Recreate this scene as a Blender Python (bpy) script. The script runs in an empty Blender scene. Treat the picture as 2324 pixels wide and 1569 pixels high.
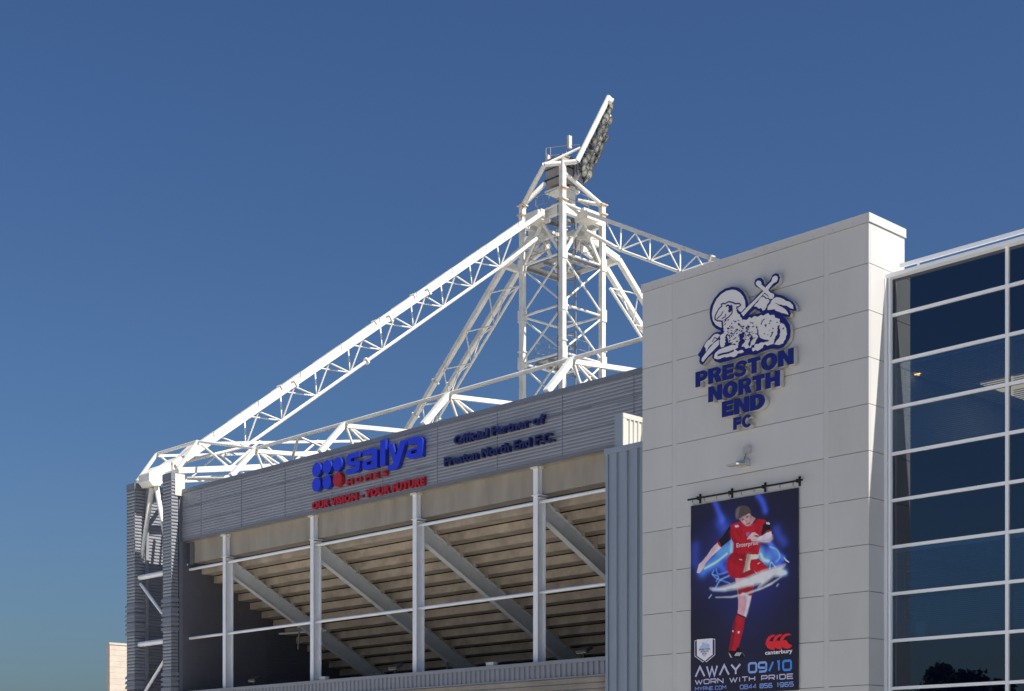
import bpy, math, random
import numpy as np
from mathutils import Vector, Matrix
from mathutils.geometry import tessellate_polygon

SC = bpy.context.scene
COL = SC.collection
RND = random.Random(7)

# ------------------------------------------------------------------ camera, sky, sun, exposure
# Calibration of the photograph (2324 x 1569 working pixels): level camera with vertical shift.
PW, PH = 2324.0, 1569.0
PCX, XV1, XV2, YH = PW / 2, -2100.0, 4750.0, 1780.0
FOC = math.sqrt((PCX - XV1) * (XV2 - PCX))
TH = math.atan2(PCX - XV1, FOC)
EYE = Vector((0, 0, 1.6))
AX = Vector((-math.cos(TH), math.sin(TH), 0))      # view axis
RT = Vector((math.sin(TH), math.cos(TH), 0))       # right
UP = Vector((0, 0, 1))

cam_data = bpy.data.cameras.new('camera')
cam = bpy.data.objects.new('camera', cam_data)
COL.objects.link(cam)
cam.location = EYE
cam.rotation_euler = (math.pi / 2, 0, math.pi / 2 - TH)
cam_data.sensor_width = 36.0
cam_data.lens = FOC / PW * 36.0
cam_data.shift_y = (YH - PH / 2) / PW
cam_data.clip_end = 3000
SC.camera = cam

SUN_EL, SUN_AZ = math.radians(47), math.radians(7.8)     # azimuth from +X towards +Y
SUN = Vector((math.cos(SUN_EL) * math.cos(SUN_AZ), math.cos(SUN_EL) * math.sin(SUN_AZ), math.sin(SUN_EL)))
world = bpy.data.worlds.new("World")
SC.world = world
world.use_nodes = True
wn = world.node_tree
wn.nodes.clear()
w_out = wn.nodes.new('ShaderNodeOutputWorld')
w_bg = wn.nodes.new('ShaderNodeBackground')
w_sky = wn.nodes.new('ShaderNodeTexSky')
w_sky.sky_type = 'NISHITA'
w_sky.sun_disc = False
w_sky.sun_elevation = SUN_EL
w_sky.sun_rotation = math.pi / 2 - SUN_AZ
w_sky.altitude = 0
w_sky.air_density = 1.5
w_sky.dust_density = 1.5
w_sky.ozone_density = 1.0
w_bg.inputs['Strength'].default_value = 0.0535
w_tint = wn.nodes.new('ShaderNodeMix')              # deep polarised blue of the photograph's sky
w_tint.data_type = 'RGBA'; w_tint.blend_type = 'MULTIPLY'
w_tint.inputs[0].default_value = 1.0
w_tint.inputs[7].default_value = (0.40, 0.606, 1.0, 1)
wn.links.new(w_sky.outputs[0], w_tint.inputs[6])
wn.links.new(w_tint.outputs[2], w_bg.inputs['Color'])
wn.links.new(w_bg.outputs[0], w_out.inputs['Surface'])

sun_l = bpy.data.lights.new('sun', 'SUN')
sun_l.energy = 5.0
sun_l.angle = math.radians(0.53)
sun_l.color = (1.0, 0.95, 0.87)
sun_o = bpy.data.objects.new('sun', sun_l)
COL.objects.link(sun_o)
sun_o.location = (60, -20, 80)
sun_o.rotation_euler = SUN.to_track_quat('Z', 'Y').to_euler()

vs = SC.view_settings
vs.view_transform = 'Standard'
vs.look = 'None'
vs.exposure = 0.45
vs.gamma = 1.0

# ------------------------------------------------------------------ measuring helpers
def ray(x, y):
    return AX + RT * ((x - PCX) / FOC) + UP * ((YH - y) / FOC)
def pY(x, y, Y):
    d = ray(x, y); return EYE + d * (Y / d.y)
def pX(x, y, X):
    d = ray(x, y); return EYE + d * (X / d.x)
def pZ(x, y, Z):
    d = ray(x, y); return EYE + d * ((Z - 1.6) / d.z)
def pD(x, y, dep):
    return EYE + ray(x, y) * dep
K = 3840.0 / 2324.0
def crop(ox, oy, s):
    return lambda x, y: ((ox + s * x) / K, (oy + s * y) / K)

# ------------------------------------------------------------------ mesh builder
class MB:
    def __init__(self):
        self.v, self.f, self.m, self.s = [], [], [], []
    def add(self, vs_, fs_, mi=0, smooth=False):
        o = len(self.v)
        self.v += [tuple(p) for p in vs_]
        for f in fs_:
            self.f.append(tuple(i + o for i in f)); self.m.append(mi); self.s.append(smooth)
        return self
    def box(self, x0, x1, y0, y1, z0, z1, mi=0):
        v = [(x, y, z) for x in (x0, x1) for y in (y0, y1) for z in (z0, z1)]
        return self.add(v, [(0, 1, 3, 2), (4, 6, 7, 5), (0, 4, 5, 1), (2, 3, 7, 6), (0, 2, 6, 4), (1, 5, 7, 3)], mi)
    def beam(self, p, q, w, h, up=UP, mi=0):
        p, q = Vector(p), Vector(q)
        d = (q - p).normalized()
        s = d.cross(Vector(up))
        if s.length < 1e-4: s = d.cross(Vector((1, 0, 0)))
        s.normalize(); u = s.cross(d)
        v = []
        for c in (p, q):
            for a, b in ((-1, -1), (1, -1), (1, 1), (-1, 1)):
                v.append(c + s * (a * w / 2) + u * (b * h / 2))
        return self.add(v, [(0, 1, 2, 3), (7, 6, 5, 4), (0, 4, 5, 1), (1, 5, 6, 2), (2, 6, 7, 3), (3, 7, 4, 0)], mi)
    def tube(self, p, q, r, n=10, r2=None, mi=0, caps=True):
        p, q = Vector(p), Vector(q)
        r2 = r if r2 is None else r2
        d = (q - p).normalized()
        a = d.orthogonal().normalized(); b = d.cross(a)
        v = [p + (a * math.cos(t) + b * math.sin(t)) * r for t in [2 * math.pi * i / n for i in range(n)]]
        v += [q + (a * math.cos(t) + b * math.sin(t)) * r2 for t in [2 * math.pi * i / n for i in range(n)]]
        self.add(v, [(i, (i + 1) % n, n + (i + 1) % n, n + i) for i in range(n)], mi, True)
        if caps:
            self.add(v[:n], [tuple(range(n - 1, -1, -1))], mi)
            self.add(v[n:], [tuple(range(n))], mi)
        return self
    def path(self, pts, r, n=8, mi=0):
        for a, b in zip(pts[:-1], pts[1:]): self.tube(a, b, r, n, mi=mi)
        return self
    def sheet(self, o, a, L, b, H, nrm, pitch, depth, duty=0.5, slope=0.18, mi=0):
        """corrugated sheet: ribs run along a, repeat along b, stand out along nrm"""
        o, a, b, nrm = Vector(o), Vector(a), Vector(b), Vector(nrm)
        k = max(1, int(round(H / pitch))); p = H / k
        prof = []
        for i in range(k):
            t = i * p
            prof += [(t, 0), (t + p * (1 - duty - slope) , 0), (t + p * (1 - duty), depth), (t + p * (1 - slope), depth)]
        prof.append((H, 0))
        v = []
        for t, d in prof:
            v.append(o + b * t + nrm * d); v.append(o + b * t + nrm * d + a * L)
        return self.add(v, [(2 * i, 2 * i + 1, 2 * i + 3, 2 * i + 2) for i in range(len(prof) - 1)], mi)
    def prism(self, loops, dv, mi=0, ms=None, back=False):
        """flat polygon (outer loop + holes) with front at the given place, extruded by dv"""
        ms = mi if ms is None else ms
        loops = [[Vector(p) for p in l] for l in loops]
        flat = [p for l in loops for p in l]
        dv = Vector(dv)
        tri = tessellate_polygon(loops)
        self.add(flat, [tuple(t) for t in tri], mi)
        if dv.length > 0:
            for l in loops:
                n = len(l)
                self.add(l + [p + dv for p in l], [(i, (i + 1) % n, n + (i + 1) % n, n + i) for i in range(n)], ms)
            if back: self.add([p + dv for p in flat], [tuple(t) for t in tri], ms)
        return self

def link(name, mb, mats, parent=None, base=Vector((0, 0, 0))):
    me = bpy.data.meshes.new(name)
    me.from_pydata([tuple(Vector(p) - base) for p in mb.v], [], mb.f)
    if not isinstance(mats, (list, tuple)): mats = [mats]
    for m in mats: me.materials.append(m)
    me.polygons.foreach_set('material_index', mb.m)
    me.polygons.foreach_set('use_smooth', mb.s)
    me.update()
    o = bpy.data.objects.new(name, me)
    COL.objects.link(o)
    if parent is not None: o.parent = parent
    return o

class Thing:
    """an Empty at the base of a thing; parts are meshes parented to it"""
    def __init__(self, name, label, cat, base, group=None):
        self.base = Vector(base)
        self.o = bpy.data.objects.new(name, None)
        COL.objects.link(self.o)
        self.o.location = self.base
        self.o.empty_display_size = 0.3
        self.o['label'] = label; self.o['category'] = cat
        if group: self.o['group'] = group
    def part(self, name, mb, mats, parent=None, label=None):
        o = link(name, mb, mats, parent or self.o, self.base)
        if label: o['label'] = label
        return o
def tag(o, label, cat, group=None):
    o['label'] = label; o['category'] = cat
    if group: o['group'] = group
    return o
def structure(name, mb, mats):
    o = link(name, mb, mats); o['kind'] = 'structure'; return o

# ------------------------------------------------------------------ materials
def mat(name, col, rough=0.6, metal=0.0, var=0.0, scale=3.0, bump=0.0, bscale=30.0, stretch=(1, 1, 1), col2=None, spec=0.5, detail=5):
    m = bpy.data.materials.new(name); m.use_nodes = True
    nt = m.node_tree; b = nt.nodes['Principled BSDF']
    b.inputs['Base Color'].default_value = (*col, 1)
    b.inputs['Roughness'].default_value = rough
    b.inputs['Metallic'].default_value = metal
    b.inputs['Specular IOR Level'].default_value = spec
    if var > 0 or bump > 0:
        tc = nt.nodes.new('ShaderNodeTexCoord')
        mp = nt.nodes.new('ShaderNodeMapping'); mp.inputs['Scale'].default_value = stretch
        nt.links.new(tc.outputs['Object'], mp.inputs[0])
    if var > 0:
        nz = nt.nodes.new('ShaderNodeTexNoise'); nz.inputs['Scale'].default_value = scale
        nz.inputs['Detail'].default_value = detail; nz.inputs['Roughness'].default_value = 0.62
        rp = nt.nodes.new('ShaderNodeValToRGB')
        rp.color_ramp.elements[0].position = 0.32; rp.color_ramp.elements[1].position = 0.68
        c0 = col2 or tuple(c * (1 - var) for c in col)
        rp.color_ramp.elements[0].color = (*c0, 1)
        rp.color_ramp.elements[1].color = (*[min(1, c * (1 + var * 0.4)) for c in col], 1)
        nt.links.new(mp.outputs[0], nz.inputs['Vector']); nt.links.new(nz.outputs['Fac'], rp.inputs[0])
        nt.links.new(rp.outputs[0], b.inputs['Base Color'])
    if bump > 0:
        n2 = nt.nodes.new('ShaderNodeTexNoise'); n2.inputs['Scale'].default_value = bscale
        n2.inputs['Detail'].default_value = 6
        bp = nt.nodes.new('ShaderNodeBump'); bp.inputs['Strength'].default_value = bump; bp.inputs['Distance'].default_value = 0.02
        nt.links.new(mp.outputs[0], n2.inputs['Vector']); nt.links.new(n2.outputs['Fac'], bp.inputs['Height'])
        nt.links.new(bp.outputs[0], b.inputs['Normal'])
    return m

M = {}
M['steel'] = mat('white_steel', (0.78, 0.77, 0.72), 0.5, var=0.14, scale=1.1, col2=(0.66, 0.63, 0.56))
def add_rust(m, lo=.64, hi=.72, scale=2.2):
    nt = m.node_tree; b = nt.nodes['Principled BSDF']; src = b.inputs['Base Color'].links[0].from_socket
    tc = nt.nodes.new('ShaderNodeTexCoord'); nz = nt.nodes.new('ShaderNodeTexNoise'); nz.inputs['Scale'].default_value = scale; nz.inputs['Detail'].default_value = 9; nz.inputs['Roughness'].default_value = .7
    rp = nt.nodes.new('ShaderNodeValToRGB'); rp.color_ramp.elements[0].position = lo; rp.color_ramp.elements[1].position = hi
    mx = nt.nodes.new('ShaderNodeMix'); mx.data_type = 'RGBA'; mx.inputs[7].default_value = (.34, .19, .09, 1)
    nt.links.new(tc.outputs['Object'], nz.inputs['Vector']); nt.links.new(nz.outputs['Fac'], rp.inputs[0]); nt.links.new(rp.outputs[0], mx.inputs[0])
    nt.links.new(src, mx.inputs[6]); nt.links.new(mx.outputs[2], b.inputs['Base Color'])
add_rust(M['steel'])
M['steel_col'] = mat('column_paint', (0.88, 0.89, 0.90), 0.45, var=0.06, scale=2)
M['rust'] = mat('rust_flecked_steel', (0.70, 0.67, 0.61), 0.8, var=0.5, scale=6, col2=(0.46, 0.24, 0.10))
M['galv'] = mat('galvanised', (0.30, 0.30, 0.30), 0.5, 0.4, var=0.2)
M['dark'] = mat('dark_metal', (0.03, 0.032, 0.036), 0.5)
M['panel'] = mat('white_panel', (0.545, 0.533, 0.512), 0.55, var=0.075, scale=0.7, stretch=(1, 1, 0.35), detail=8)
M['panel_b'] = mat('white_panel_weathered', (0.525, 0.510, 0.482), 0.55, var=0.08, scale=0.8, stretch=(1.6, 1, 0.25), detail=8)
M['panel_c'] = mat('white_panel_clean', (0.56, 0.55, 0.53), 0.5, var=0.05, scale=0.6, stretch=(1, 1, 0.3), detail=8)
M['gap'] = mat('panel_gap', (0.16, 0.16, 0.16), 0.9)
M['clad'] = mat('grey_cladding', (0.275, 0.285, 0.32), 0.45, 0.1, var=0.10, scale=0.5, stretch=(1, 1, 4))
M['clad_d'] = mat('grey_cladding_flashing', (0.19, 0.20, 0.23), 0.4, 0.1, var=0.08)
M['clad_b'] = mat('blue_grey_cladding', (0.31, 0.355, 0.42), 0.4, 0.1, var=0.10, scale=0.8, stretch=(3, 3, 0.4))
M['clad_wall'] = mat('end_wall_cladding', (0.15, 0.15, 0.17), 0.5, 0.2, var=0.1)
M['white_clad'] = mat('pale_cladding', (0.60, 0.58, 0.53), 0.5, var=0.05)
M['conc'] = mat('precast_concrete', (0.47, 0.395, 0.31), 0.85, var=0.34, scale=1.3, stretch=(1, 1, 1), bump=0.25, bscale=18, detail=9)
M['conc_b'] = mat('ring_beam_concrete', (0.37, 0.33, 0.275), 0.85, var=0.22, scale=0.9, stretch=(1.5, 1, 0.35), bump=0.15, bscale=20, detail=9)
M['raker'] = mat('raker_paint', (0.66, 0.68, 0.69), 0.5, var=0.08)
M['black'] = mat('shade_and_rail_black', (0.012, 0.012, 0.014), 0.9)  # own black of the banner rail; painted-in darkness under the terrace
M['navy'] = mat('navy_sign', (0.014, 0.018, 0.15), 0.4, spec=0.3)
M['navy_l'] = mat('navy_letter_face', (0.012, 0.020, 0.17), 0.35, spec=0.3)
M['ret'] = mat('letter_return', (0.50, 0.49, 0.46), 0.4, 0.2)
M['sign_w'] = mat('sign_white', (0.72, 0.69, 0.665), 0.5)
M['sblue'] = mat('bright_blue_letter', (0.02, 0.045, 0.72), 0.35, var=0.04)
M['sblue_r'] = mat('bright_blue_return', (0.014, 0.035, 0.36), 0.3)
M['sred'] = mat('red_letter', (0.42, 0.012, 0.022), 0.4, var=0.05)
M['snavy'] = mat('navy_small_letter', (0.012, 0.016, 0.105), 0.4)
M['frame'] = mat('window_frame_white', (0.86, 0.86, 0.86), 0.35)
M['frame_g'] = mat('window_jamb_grey', (0.45, 0.46, 0.48), 0.4)
M['room'] = mat('room_wall', (0.42, 0.47, 0.55), 0.8)
M['ceil'] = mat('room_ceiling', (0.75, 0.76, 0.78), 0.8)
M['blind'] = mat('blind_slat', (0.48, 0.54, 0.62), 0.5)
M['brick'] = mat('pale_block', (0.50, 0.43, 0.36), 0.85, var=0.12, scale=1.5)
M['lens'] = mat('lamp_glass', (0.30, 0.30, 0.26), 0.12, 0.0, var=0.4, scale=4)
M['refl'] = mat('lamp_reflector_back', (0.08, 0.08, 0.085), 0.45, 0.3)
M['leaf'] = mat('leaf', (0.035, 0.06, 0.02), 0.7, var=0.5, scale=1.5)
M['bark'] = mat('bark', (0.12, 0.09, 0.06), 0.9)
M['fix'] = mat('light_fitting', (0.42, 0.41, 0.39), 0.5, 0.0)
M['stain'] = mat('rust_stain', (0.66, 0.55, 0.42), 0.7, var=0.25, scale=6)
M['ground'] = mat('forecourt_paving', (0.60, 0.575, 0.525), 0.9, var=0.15, scale=0.3)
M['tarmac'] = mat('tarmac', (0.06, 0.06, 0.062), 0.9, var=0.2, scale=1.0)
def emit(name, col, st):
    m = bpy.data.materials.new(name); m.use_nodes = True
    b = m.node_tree.nodes['Principled BSDF']
    b.inputs['Base Color'].default_value = (*col, 1)
    b.inputs['Emission Color'].default_value = (*col, 1); b.inputs['Emission Strength'].default_value = st
    return m
M['down'] = emit('downlight_lit', (1.0, 0.42, 0.08), 7.0)
M['strip'] = emit('ceiling_panel_lit', (1.0, 0.60, 0.28), 1.1)

def glass_mat(name, tint, refl, clear):
    m = bpy.data.materials.new(name); m.use_nodes = True
    nt = m.node_tree; nt.nodes.clear()
    out = nt.nodes.new('ShaderNodeOutputMaterial')
    mx = nt.nodes.new('ShaderNodeMixShader')
    gl = nt.nodes.new('ShaderNodeBsdfGlossy'); gl.inputs['Roughness'].default_value = 0.0
    gl.inputs['Color'].default_value = (0.84, 0.92, 1.0, 1)
    if clear:
        b = nt.nodes.new('ShaderNodeBsdfTransparent'); b.inputs['Color'].default_value = (*tint, 1)
    else:
        b = nt.nodes.new('ShaderNodeBsdfPrincipled'); b.inputs['Base Color'].default_value = (*tint, 1)
        b.inputs['Roughness'].default_value = 0.5; b.inputs['Specular IOR Level'].default_value = 0.0
    lw = nt.nodes.new('ShaderNodeFresnel'); lw.inputs['IOR'].default_value = 1.5
    ma = nt.nodes.new('ShaderNodeMath'); ma.operation = 'ADD'; ma.inputs[1].default_value = refl; ma.use_clamp = True
    # slight waviness of the panes
    tc = nt.nodes.new('ShaderNodeTexCoord'); nz = nt.nodes.new('ShaderNodeTexNoise'); nz.inputs['Scale'].default_value = 0.9
    bp = nt.nodes.new('ShaderNodeBump'); bp.inputs['Strength'].default_value = 0.02; bp.inputs['Distance'].default_value = 0.05
    nt.links.new(tc.outputs['Object'], nz.inputs['Vector']); nt.links.new(nz.outputs['Fac'], bp.inputs['Height'])
    nt.links.new(bp.outputs[0], gl.inputs['Normal'])
    nt.links.new(lw.outputs[0], ma.inputs[0]); nt.links.new(ma.outputs[0], mx.inputs[0])
    nt.links.new(b.outputs[0], mx.inputs[1]); nt.links.new(gl.outputs[0], mx.inputs[2])
    nt.links.new(mx.outputs[0], out.inputs['Surface'])
    return m
M['spandrel'] = glass_mat('navy_spandrel_glass', (0.0003, 0.0008, 0.010), 0.095, False)
M['vision'] = glass_mat('tinted_vision_glass', (0.50, 0.62, 0.75), 0.085, True)

def vcol_mat(name, rough=0.55):
    m = bpy.data.materials.new(name); m.use_nodes = True
    nt = m.node_tree; b = nt.nodes['Principled BSDF']
    a = nt.nodes.new('ShaderNodeVertexColor'); a.layer_name = 'print'
    nt.links.new(a.outputs[0], b.inputs['Base Color']); b.inputs['Roughness'].default_value = rough
    b.inputs['Specular IOR Level'].default_value = 0.25
    return m

# ------------------------------------------------------------------ lettering helpers
def text_mesh(txt, bold=0.0):
    """triangulated outline of a text in Blender's built-in font, as (verts2d, faces)"""
    cu = bpy.data.curves.new('txt', 'FONT'); cu.body = txt; cu.size = 1.0
    cu.offset = bold; cu.resolution_u = 4; cu.fill_mode = 'FRONT'; cu.space_character = 1 + 1.6 * bold
    o = bpy.data.objects.new('txt', cu); COL.objects.link(o)
    dg = bpy.context.evaluated_depsgraph_get(); dg.update()
    me = bpy.data.meshes.new_from_object(o.evaluated_get(dg))
    v = [(p.co.x, p.co.y) for p in me.vertices]; f = [tuple(p.vertices) for p in me.polygons]
    bpy.data.objects.remove(o); bpy.data.curves.remove(cu); bpy.data.meshes.remove(me)
    return v, f
def islands(v, f):
    """split text outline into letters: connected pieces whose x-ranges overlap are one letter"""
    par = list(range(len(v)))
    def find(i):
        while par[i] != i: par[i] = par[par[i]]; i = par[i]
        return i
    for p in f:
        for i in p[1:]: par[find(i)] = find(p[0])
    g = {}
    for p in f: g.setdefault(find(p[0]), []).append(p)
    L = []
    for fs in g.values():
        xs = [v[i][0] for p in fs for i in p]; L.append([min(xs), max(xs), fs])
    L.sort(key=lambda t: t[0])
    out = []
    for a in L:
        if out:
            b = out[-1]; ov = min(a[1], b[1]) - max(a[0], b[0])
            if ov > 0.6 * min(a[1] - a[0], b[1] - b[0]):
                b[0] = min(a[0], b[0]); b[1] = max(a[1], b[1]); b[2] = b[2] + a[2]; continue
        out.append(a)
    return [t[2] for t in out]
def fit_letters(txt, X0, X1, Z0, Z1, Y, depth, bold=0.0, cap=None):
    """letters fitted to the box X0..X1 by Z0..Z1 (baseline, cap height) on the plane y = Y; one MB per letter"""
    v, f = text_mesh(txt, bold)
    v = np.array(v)
    x0, x1 = v[:, 0].min(), v[:, 0].max()
    cv = np.array(text_mesh(cap or 'H', bold)[0]); z0, z1 = cv[:, 1].min(), cv[:, 1].max()
    res = []
    for fs in islands(v, f):
        ids = sorted({i for p in fs for i in p}); mp = {i: k for k, i in enumerate(ids)}
        P = [Vector((X0 + (v[i][0] - x0) / (x1 - x0) * (X1 - X0), Y, Z0 + (v[i][1] - z0) / (z1 - z0) * (Z1 - Z0))) for i in ids]
        F = [tuple(mp[i] for i in p) for p in fs]
        mb = MB(); mb.add(P, F, 0)
        if depth > 0:
            ec = {}
            for p in F:
                for a, b in zip(p, p[1:] + p[:1]): ec[(min(a, b), max(a, b))] = ec.get((min(a, b), max(a, b)), 0) + 1
            for (a, b), c in ec.items():
                if c == 1: mb.add([P[a], P[b], P[b] + Vector((0, depth, 0)), P[a] + Vector((0, depth, 0))], [(0, 1, 2, 3)], 1)
        res.append(mb)
    return res
def merge(mbs):
    r = MB()
    for m in mbs:
        o = len(r.v); r.v += m.v; r.f += [tuple(i + o for i in f) for f in m.f]; r.m += m.m; r.s += m.s
    return r
def ribbon(mb, pts, w, mi=0, closed=False, y=None):
    """flat mitred stroke along points lying on a y = const plane"""
    P = [Vector((p[0], p[2])) for p in pts]; Y = pts[0][1] if y is None else y
    n = len(P); L, R = [], []
    for i in range(n):
        if closed: a, b = P[i - 1], P[(i + 1) % n]
        else: a, b = P[max(i - 1, 0)], P[min(i + 1, n - 1)]
        d1 = (P[i] - a); d2 = (b - P[i])
        d1 = d1.normalized() if d1.length > 1e-9 else d2.normalized()
        d2 = d2.normalized() if d2.length > 1e-9 else d1
        t = d1 + d2
        t = t.normalized() if t.length > 1e-6 else d1
        nn = Vector((-t.y, t.x)); c = max(0.45, abs(nn.dot(Vector((-d1.y, d1.x)))))
        ww = w / 2 / c
        if isinstance(w, (list, tuple)): ww = w[i] / 2
        L.append(P[i] + nn * ww); R.append(P[i] - nn * ww)
    V = [Vector((p.x, Y, p.y)) for p in L] + [Vector((p.x, Y, p.y)) for p in R]
    F = [(i, i + 1, n + i + 1, n + i) for i in range(n - 1)]
    if closed: F.append((n - 1, 0, n, 2 * n - 1))
    return mb.add(V, F, mi)

def arc(cx, cy, rx, ry, a0, a1, n=12):
    return [(cx + rx * math.cos(math.radians(a0 + (a1 - a0) * i / n)), cy + ry * math.sin(math.radians(a0 + (a1 - a0) * i / n))) for i in range(n + 1)]
def thick(pts, w):
    P = [Vector(p) for p in pts]; L, Q = [], []
    for i, p in enumerate(P):
        t = (P[min(i + 1, len(P) - 1)] - P[max(i - 1, 0)]).normalized(); n = Vector((-t.y, t.x)) * w / 2
        L.append(tuple(p + n)); Q.append(tuple(p - n))
    return L + Q[::-1]
HEAVY = {  # heavy block capitals on a unit square: width factor, outline, holes
 'N': (1.1, [(0,0),(0,1),(.36,1),(.64,.52),(.64,1),(1,1),(1,0),(.65,0),(.36,.48),(.36,0)], []),
 'E': (.86, [(0,0),(0,1),(1,1),(1,.73),(.42,.73),(.42,.635),(.94,.635),(.94,.375),(.42,.375),(.42,.27),(1,.27),(1,0)], []),
 'T': (.92, [(0,1),(1,1),(1,.72),(.71,.72),(.71,0),(.29,0),(.29,.72),(0,.72)], []),
 'H': (1.08, [(0,0),(0,1),(.37,1),(.37,.64),(.63,.64),(.63,1),(1,1),(1,0),(.63,0),(.63,.37),(.37,.37),(.37,0)], []),
 'F': (.84, [(0,0),(0,1),(1,1),(1,.72),(.43,.72),(.43,.62),(.93,.62),(.93,.35),(.43,.35),(.43,0)], []),
 'O': (1.16, arc(.5, .5, .5, .53, 0, 360, 28)[:-1], [arc(.5, .5, .15, .25, 0, 360, 20)[:-1]]),
 'P': (.94, [(0,0),(0,1)] + arc(.58, .67, .42, .33, 90, -90, 12) + [(.41,.34),(.41,0)], [[(.41,.59),(.41,.77)] + arc(.52, .68, .13, .10, 90, -90, 8)]),
 'R': (1.04, [(0,0),(0,1)] + arc(.56, .70, .38, .30, 90, -50, 12) + [(1,0),(.60,0),(.44,.36),(.39,.36),(.39,0)], [[(.39,.61),(.39,.78)] + arc(.50, .695, .13, .095, 90, -90, 8)]),
 'D': (1.06, [(0,0),(0,1)] + arc(.45, .5, .55, .5, 90, -90, 16) + [], [[(.39,.27),(.39,.73)] + arc(.44, .5, .17, .23, 90, -90, 12)]),
 'S': (.94, thick([(.93,.70),(.80,.83),(.62,.885),(.42,.885),(.25,.81),(.20,.70),(.30,.60),(.52,.53),(.72,.44),(.81,.31),(.76,.19),(.58,.115),(.38,.115),(.20,.17),(.06,.31)], .25), []),
 'C': (1.02, arc(.5, .5, .5, .53, 38, 322, 22) + arc(.52, .5, .20, .28, 312, 48, 16), []),
}
def heavy_letters(txt, X0, X1, Z0, Z1, Y, depth):
    gap = .03; tot = sum(HEAVY[c][0] for c in txt) + gap * (len(txt) - 1); k = (X1 - X0) / tot; x = X0; out = []
    for c in txt:
        w, o, hs = HEAVY[c]; w *= k
        m3 = lambda l: [Vector((x + px * w, Y, Z0 + pz * (Z1 - Z0))) for px, pz in l]
        mb = MB(); mb.prism([m3(o)] + [m3(h) for h in hs], (0, depth, 0), 0, 1); out.append(mb)
        x += w + gap * k
    return out
GL = {  # stroke letters of the poster on a unit square
 'A': [[(0, 0), (.5, 1), (1, 0)]], 'W': [[(0, 1), (.27, 0), (.5, .85), (.73, 0), (1, 1)]],
 'Y': [[(0, 1), (.5, .45), (1, 1)], [(.5, .45), (.5, 0)]],
 '0': [[(0, .15), (0, .85), (.15, 1), (.85, 1), (1, .85), (1, .15), (.85, 0), (.15, 0), (0, .15)]],
 '9': [[(.05, 0), (.85, 0), (1, .15), (1, .85), (.85, 1), (.15, 1), (0, .85), (0, .55), (.12, .42), (1, .42)]],
 '/': [[(0.1, 0), (.9, 1)]], '1': [[(.25, .98), (.6, .98), (.6, 0)]],
 'O': [[(0, .15), (0, .85), (.15, 1), (.85, 1), (1, .85), (1, .15), (.85, 0), (.15, 0), (0, .15)]],
 'R': [[(0, 0), (0, 1), (.85, 1), (1, .85), (1, .55), (.85, .4), (0, .4)], [(.5, .4), (1, 0)]],
 'N': [[(0, 0), (0, 1), (1, 0), (1, 1)]], 'I': [[(.5, 0), (.5, 1)]], 'T': [[(0, 1), (1, 1)], [(.5, 1), (.5, 0)]],
 'H': [[(0, 0), (0, 1)], [(1, 0), (1, 1)], [(0, .5), (1, .5)]],
 'P': [[(0, 0), (0, 1), (.85, 1), (1, .85), (1, .5), (.85, .35), (0, .35)]],
 'D': [[(0, 0), (0, 1), (.8, 1), (1, .8), (1, .2), (.8, 0), (0, 0)]],
 'E': [[(1, 1), (0, 1), (0, 0), (1, 0)], [(0, .5), (.9, .5)]],
 'M': [[(0, 0), (0, 1), (.5, .4), (1, 1), (1, 0)]], 'C': [[(1, .85), (.85, 1), (.15, 1), (0, .85), (0, .15), (.15, 0), (.85, 0), (1, .15)]],
 '.': [[(.4, 0), (.4, .12)]],
 '8': [[(.1, .52), (0, .62), (0, .88), (.12, 1), (.88, 1), (1, .88), (1, .62), (.9, .52), (1, .42), (1, .12), (.88, 0), (.12, 0), (0, .12), (0, .42), (.1, .52), (.9, .52)]],
 '4': [[(.8, 0), (.8, 1), (.0, .3), (1, .3)]],
 '5': [[(1, 1), (0, 1), (0, .55), (.85, .55), (1, .4), (1, .15), (.85, 0), (0, 0)]],
 '6': [[(.95, 1), (.15, 1), (0, .85), (0, .15), (.15, 0), (.85, 0), (1, .15), (1, .4), (.85, .55), (0, .55)]],
}
def stroke_text(mb, txt, X0, X1, Z0, Z1, Y, sw, adv=None, mi=0):
    wid = {'I': .25, '/': .6, '1': .55, '.': .3, ' ': .55, 'W': 1.25, 'M': 1.15, 'A': 1.1, 'Y': 1.05}
    gap = 0.28
    tot = sum(wid.get(c, .9) for c in txt) + gap * (len(txt) - 1)
    s = (X1 - X0) / tot; x = X0; k = 0
    for c in txt:
        w = wid.get(c, .9) * s
        for pl in GL.get(c, []):
            k += 1
            ribbon(mb, [(x + px * w, Y - 0.0002 * (k % 5), Z0 + pz * (Z1 - Z0)) for px, pz in pl], sw, mi(c, x) if callable(mi) else mi)
        x += w + gap * s
    return mb

# ------------------------------------------------------------------ ground
g = MB(); g.add([(-900, -900, 0), (900, -900, 0), (900, 900, 0), (-900, 900, 0)], [(0, 1, 2, 3)])
structure('ground', g, M['ground'])
g = MB(); g.add([(-300, -30, 0.004), (300, -30, 0.004), (300, -16, 0.004), (-300, -16, 0.004)], [(0, 1, 2, 3)])
structure('road', g, M['tarmac'])

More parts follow.
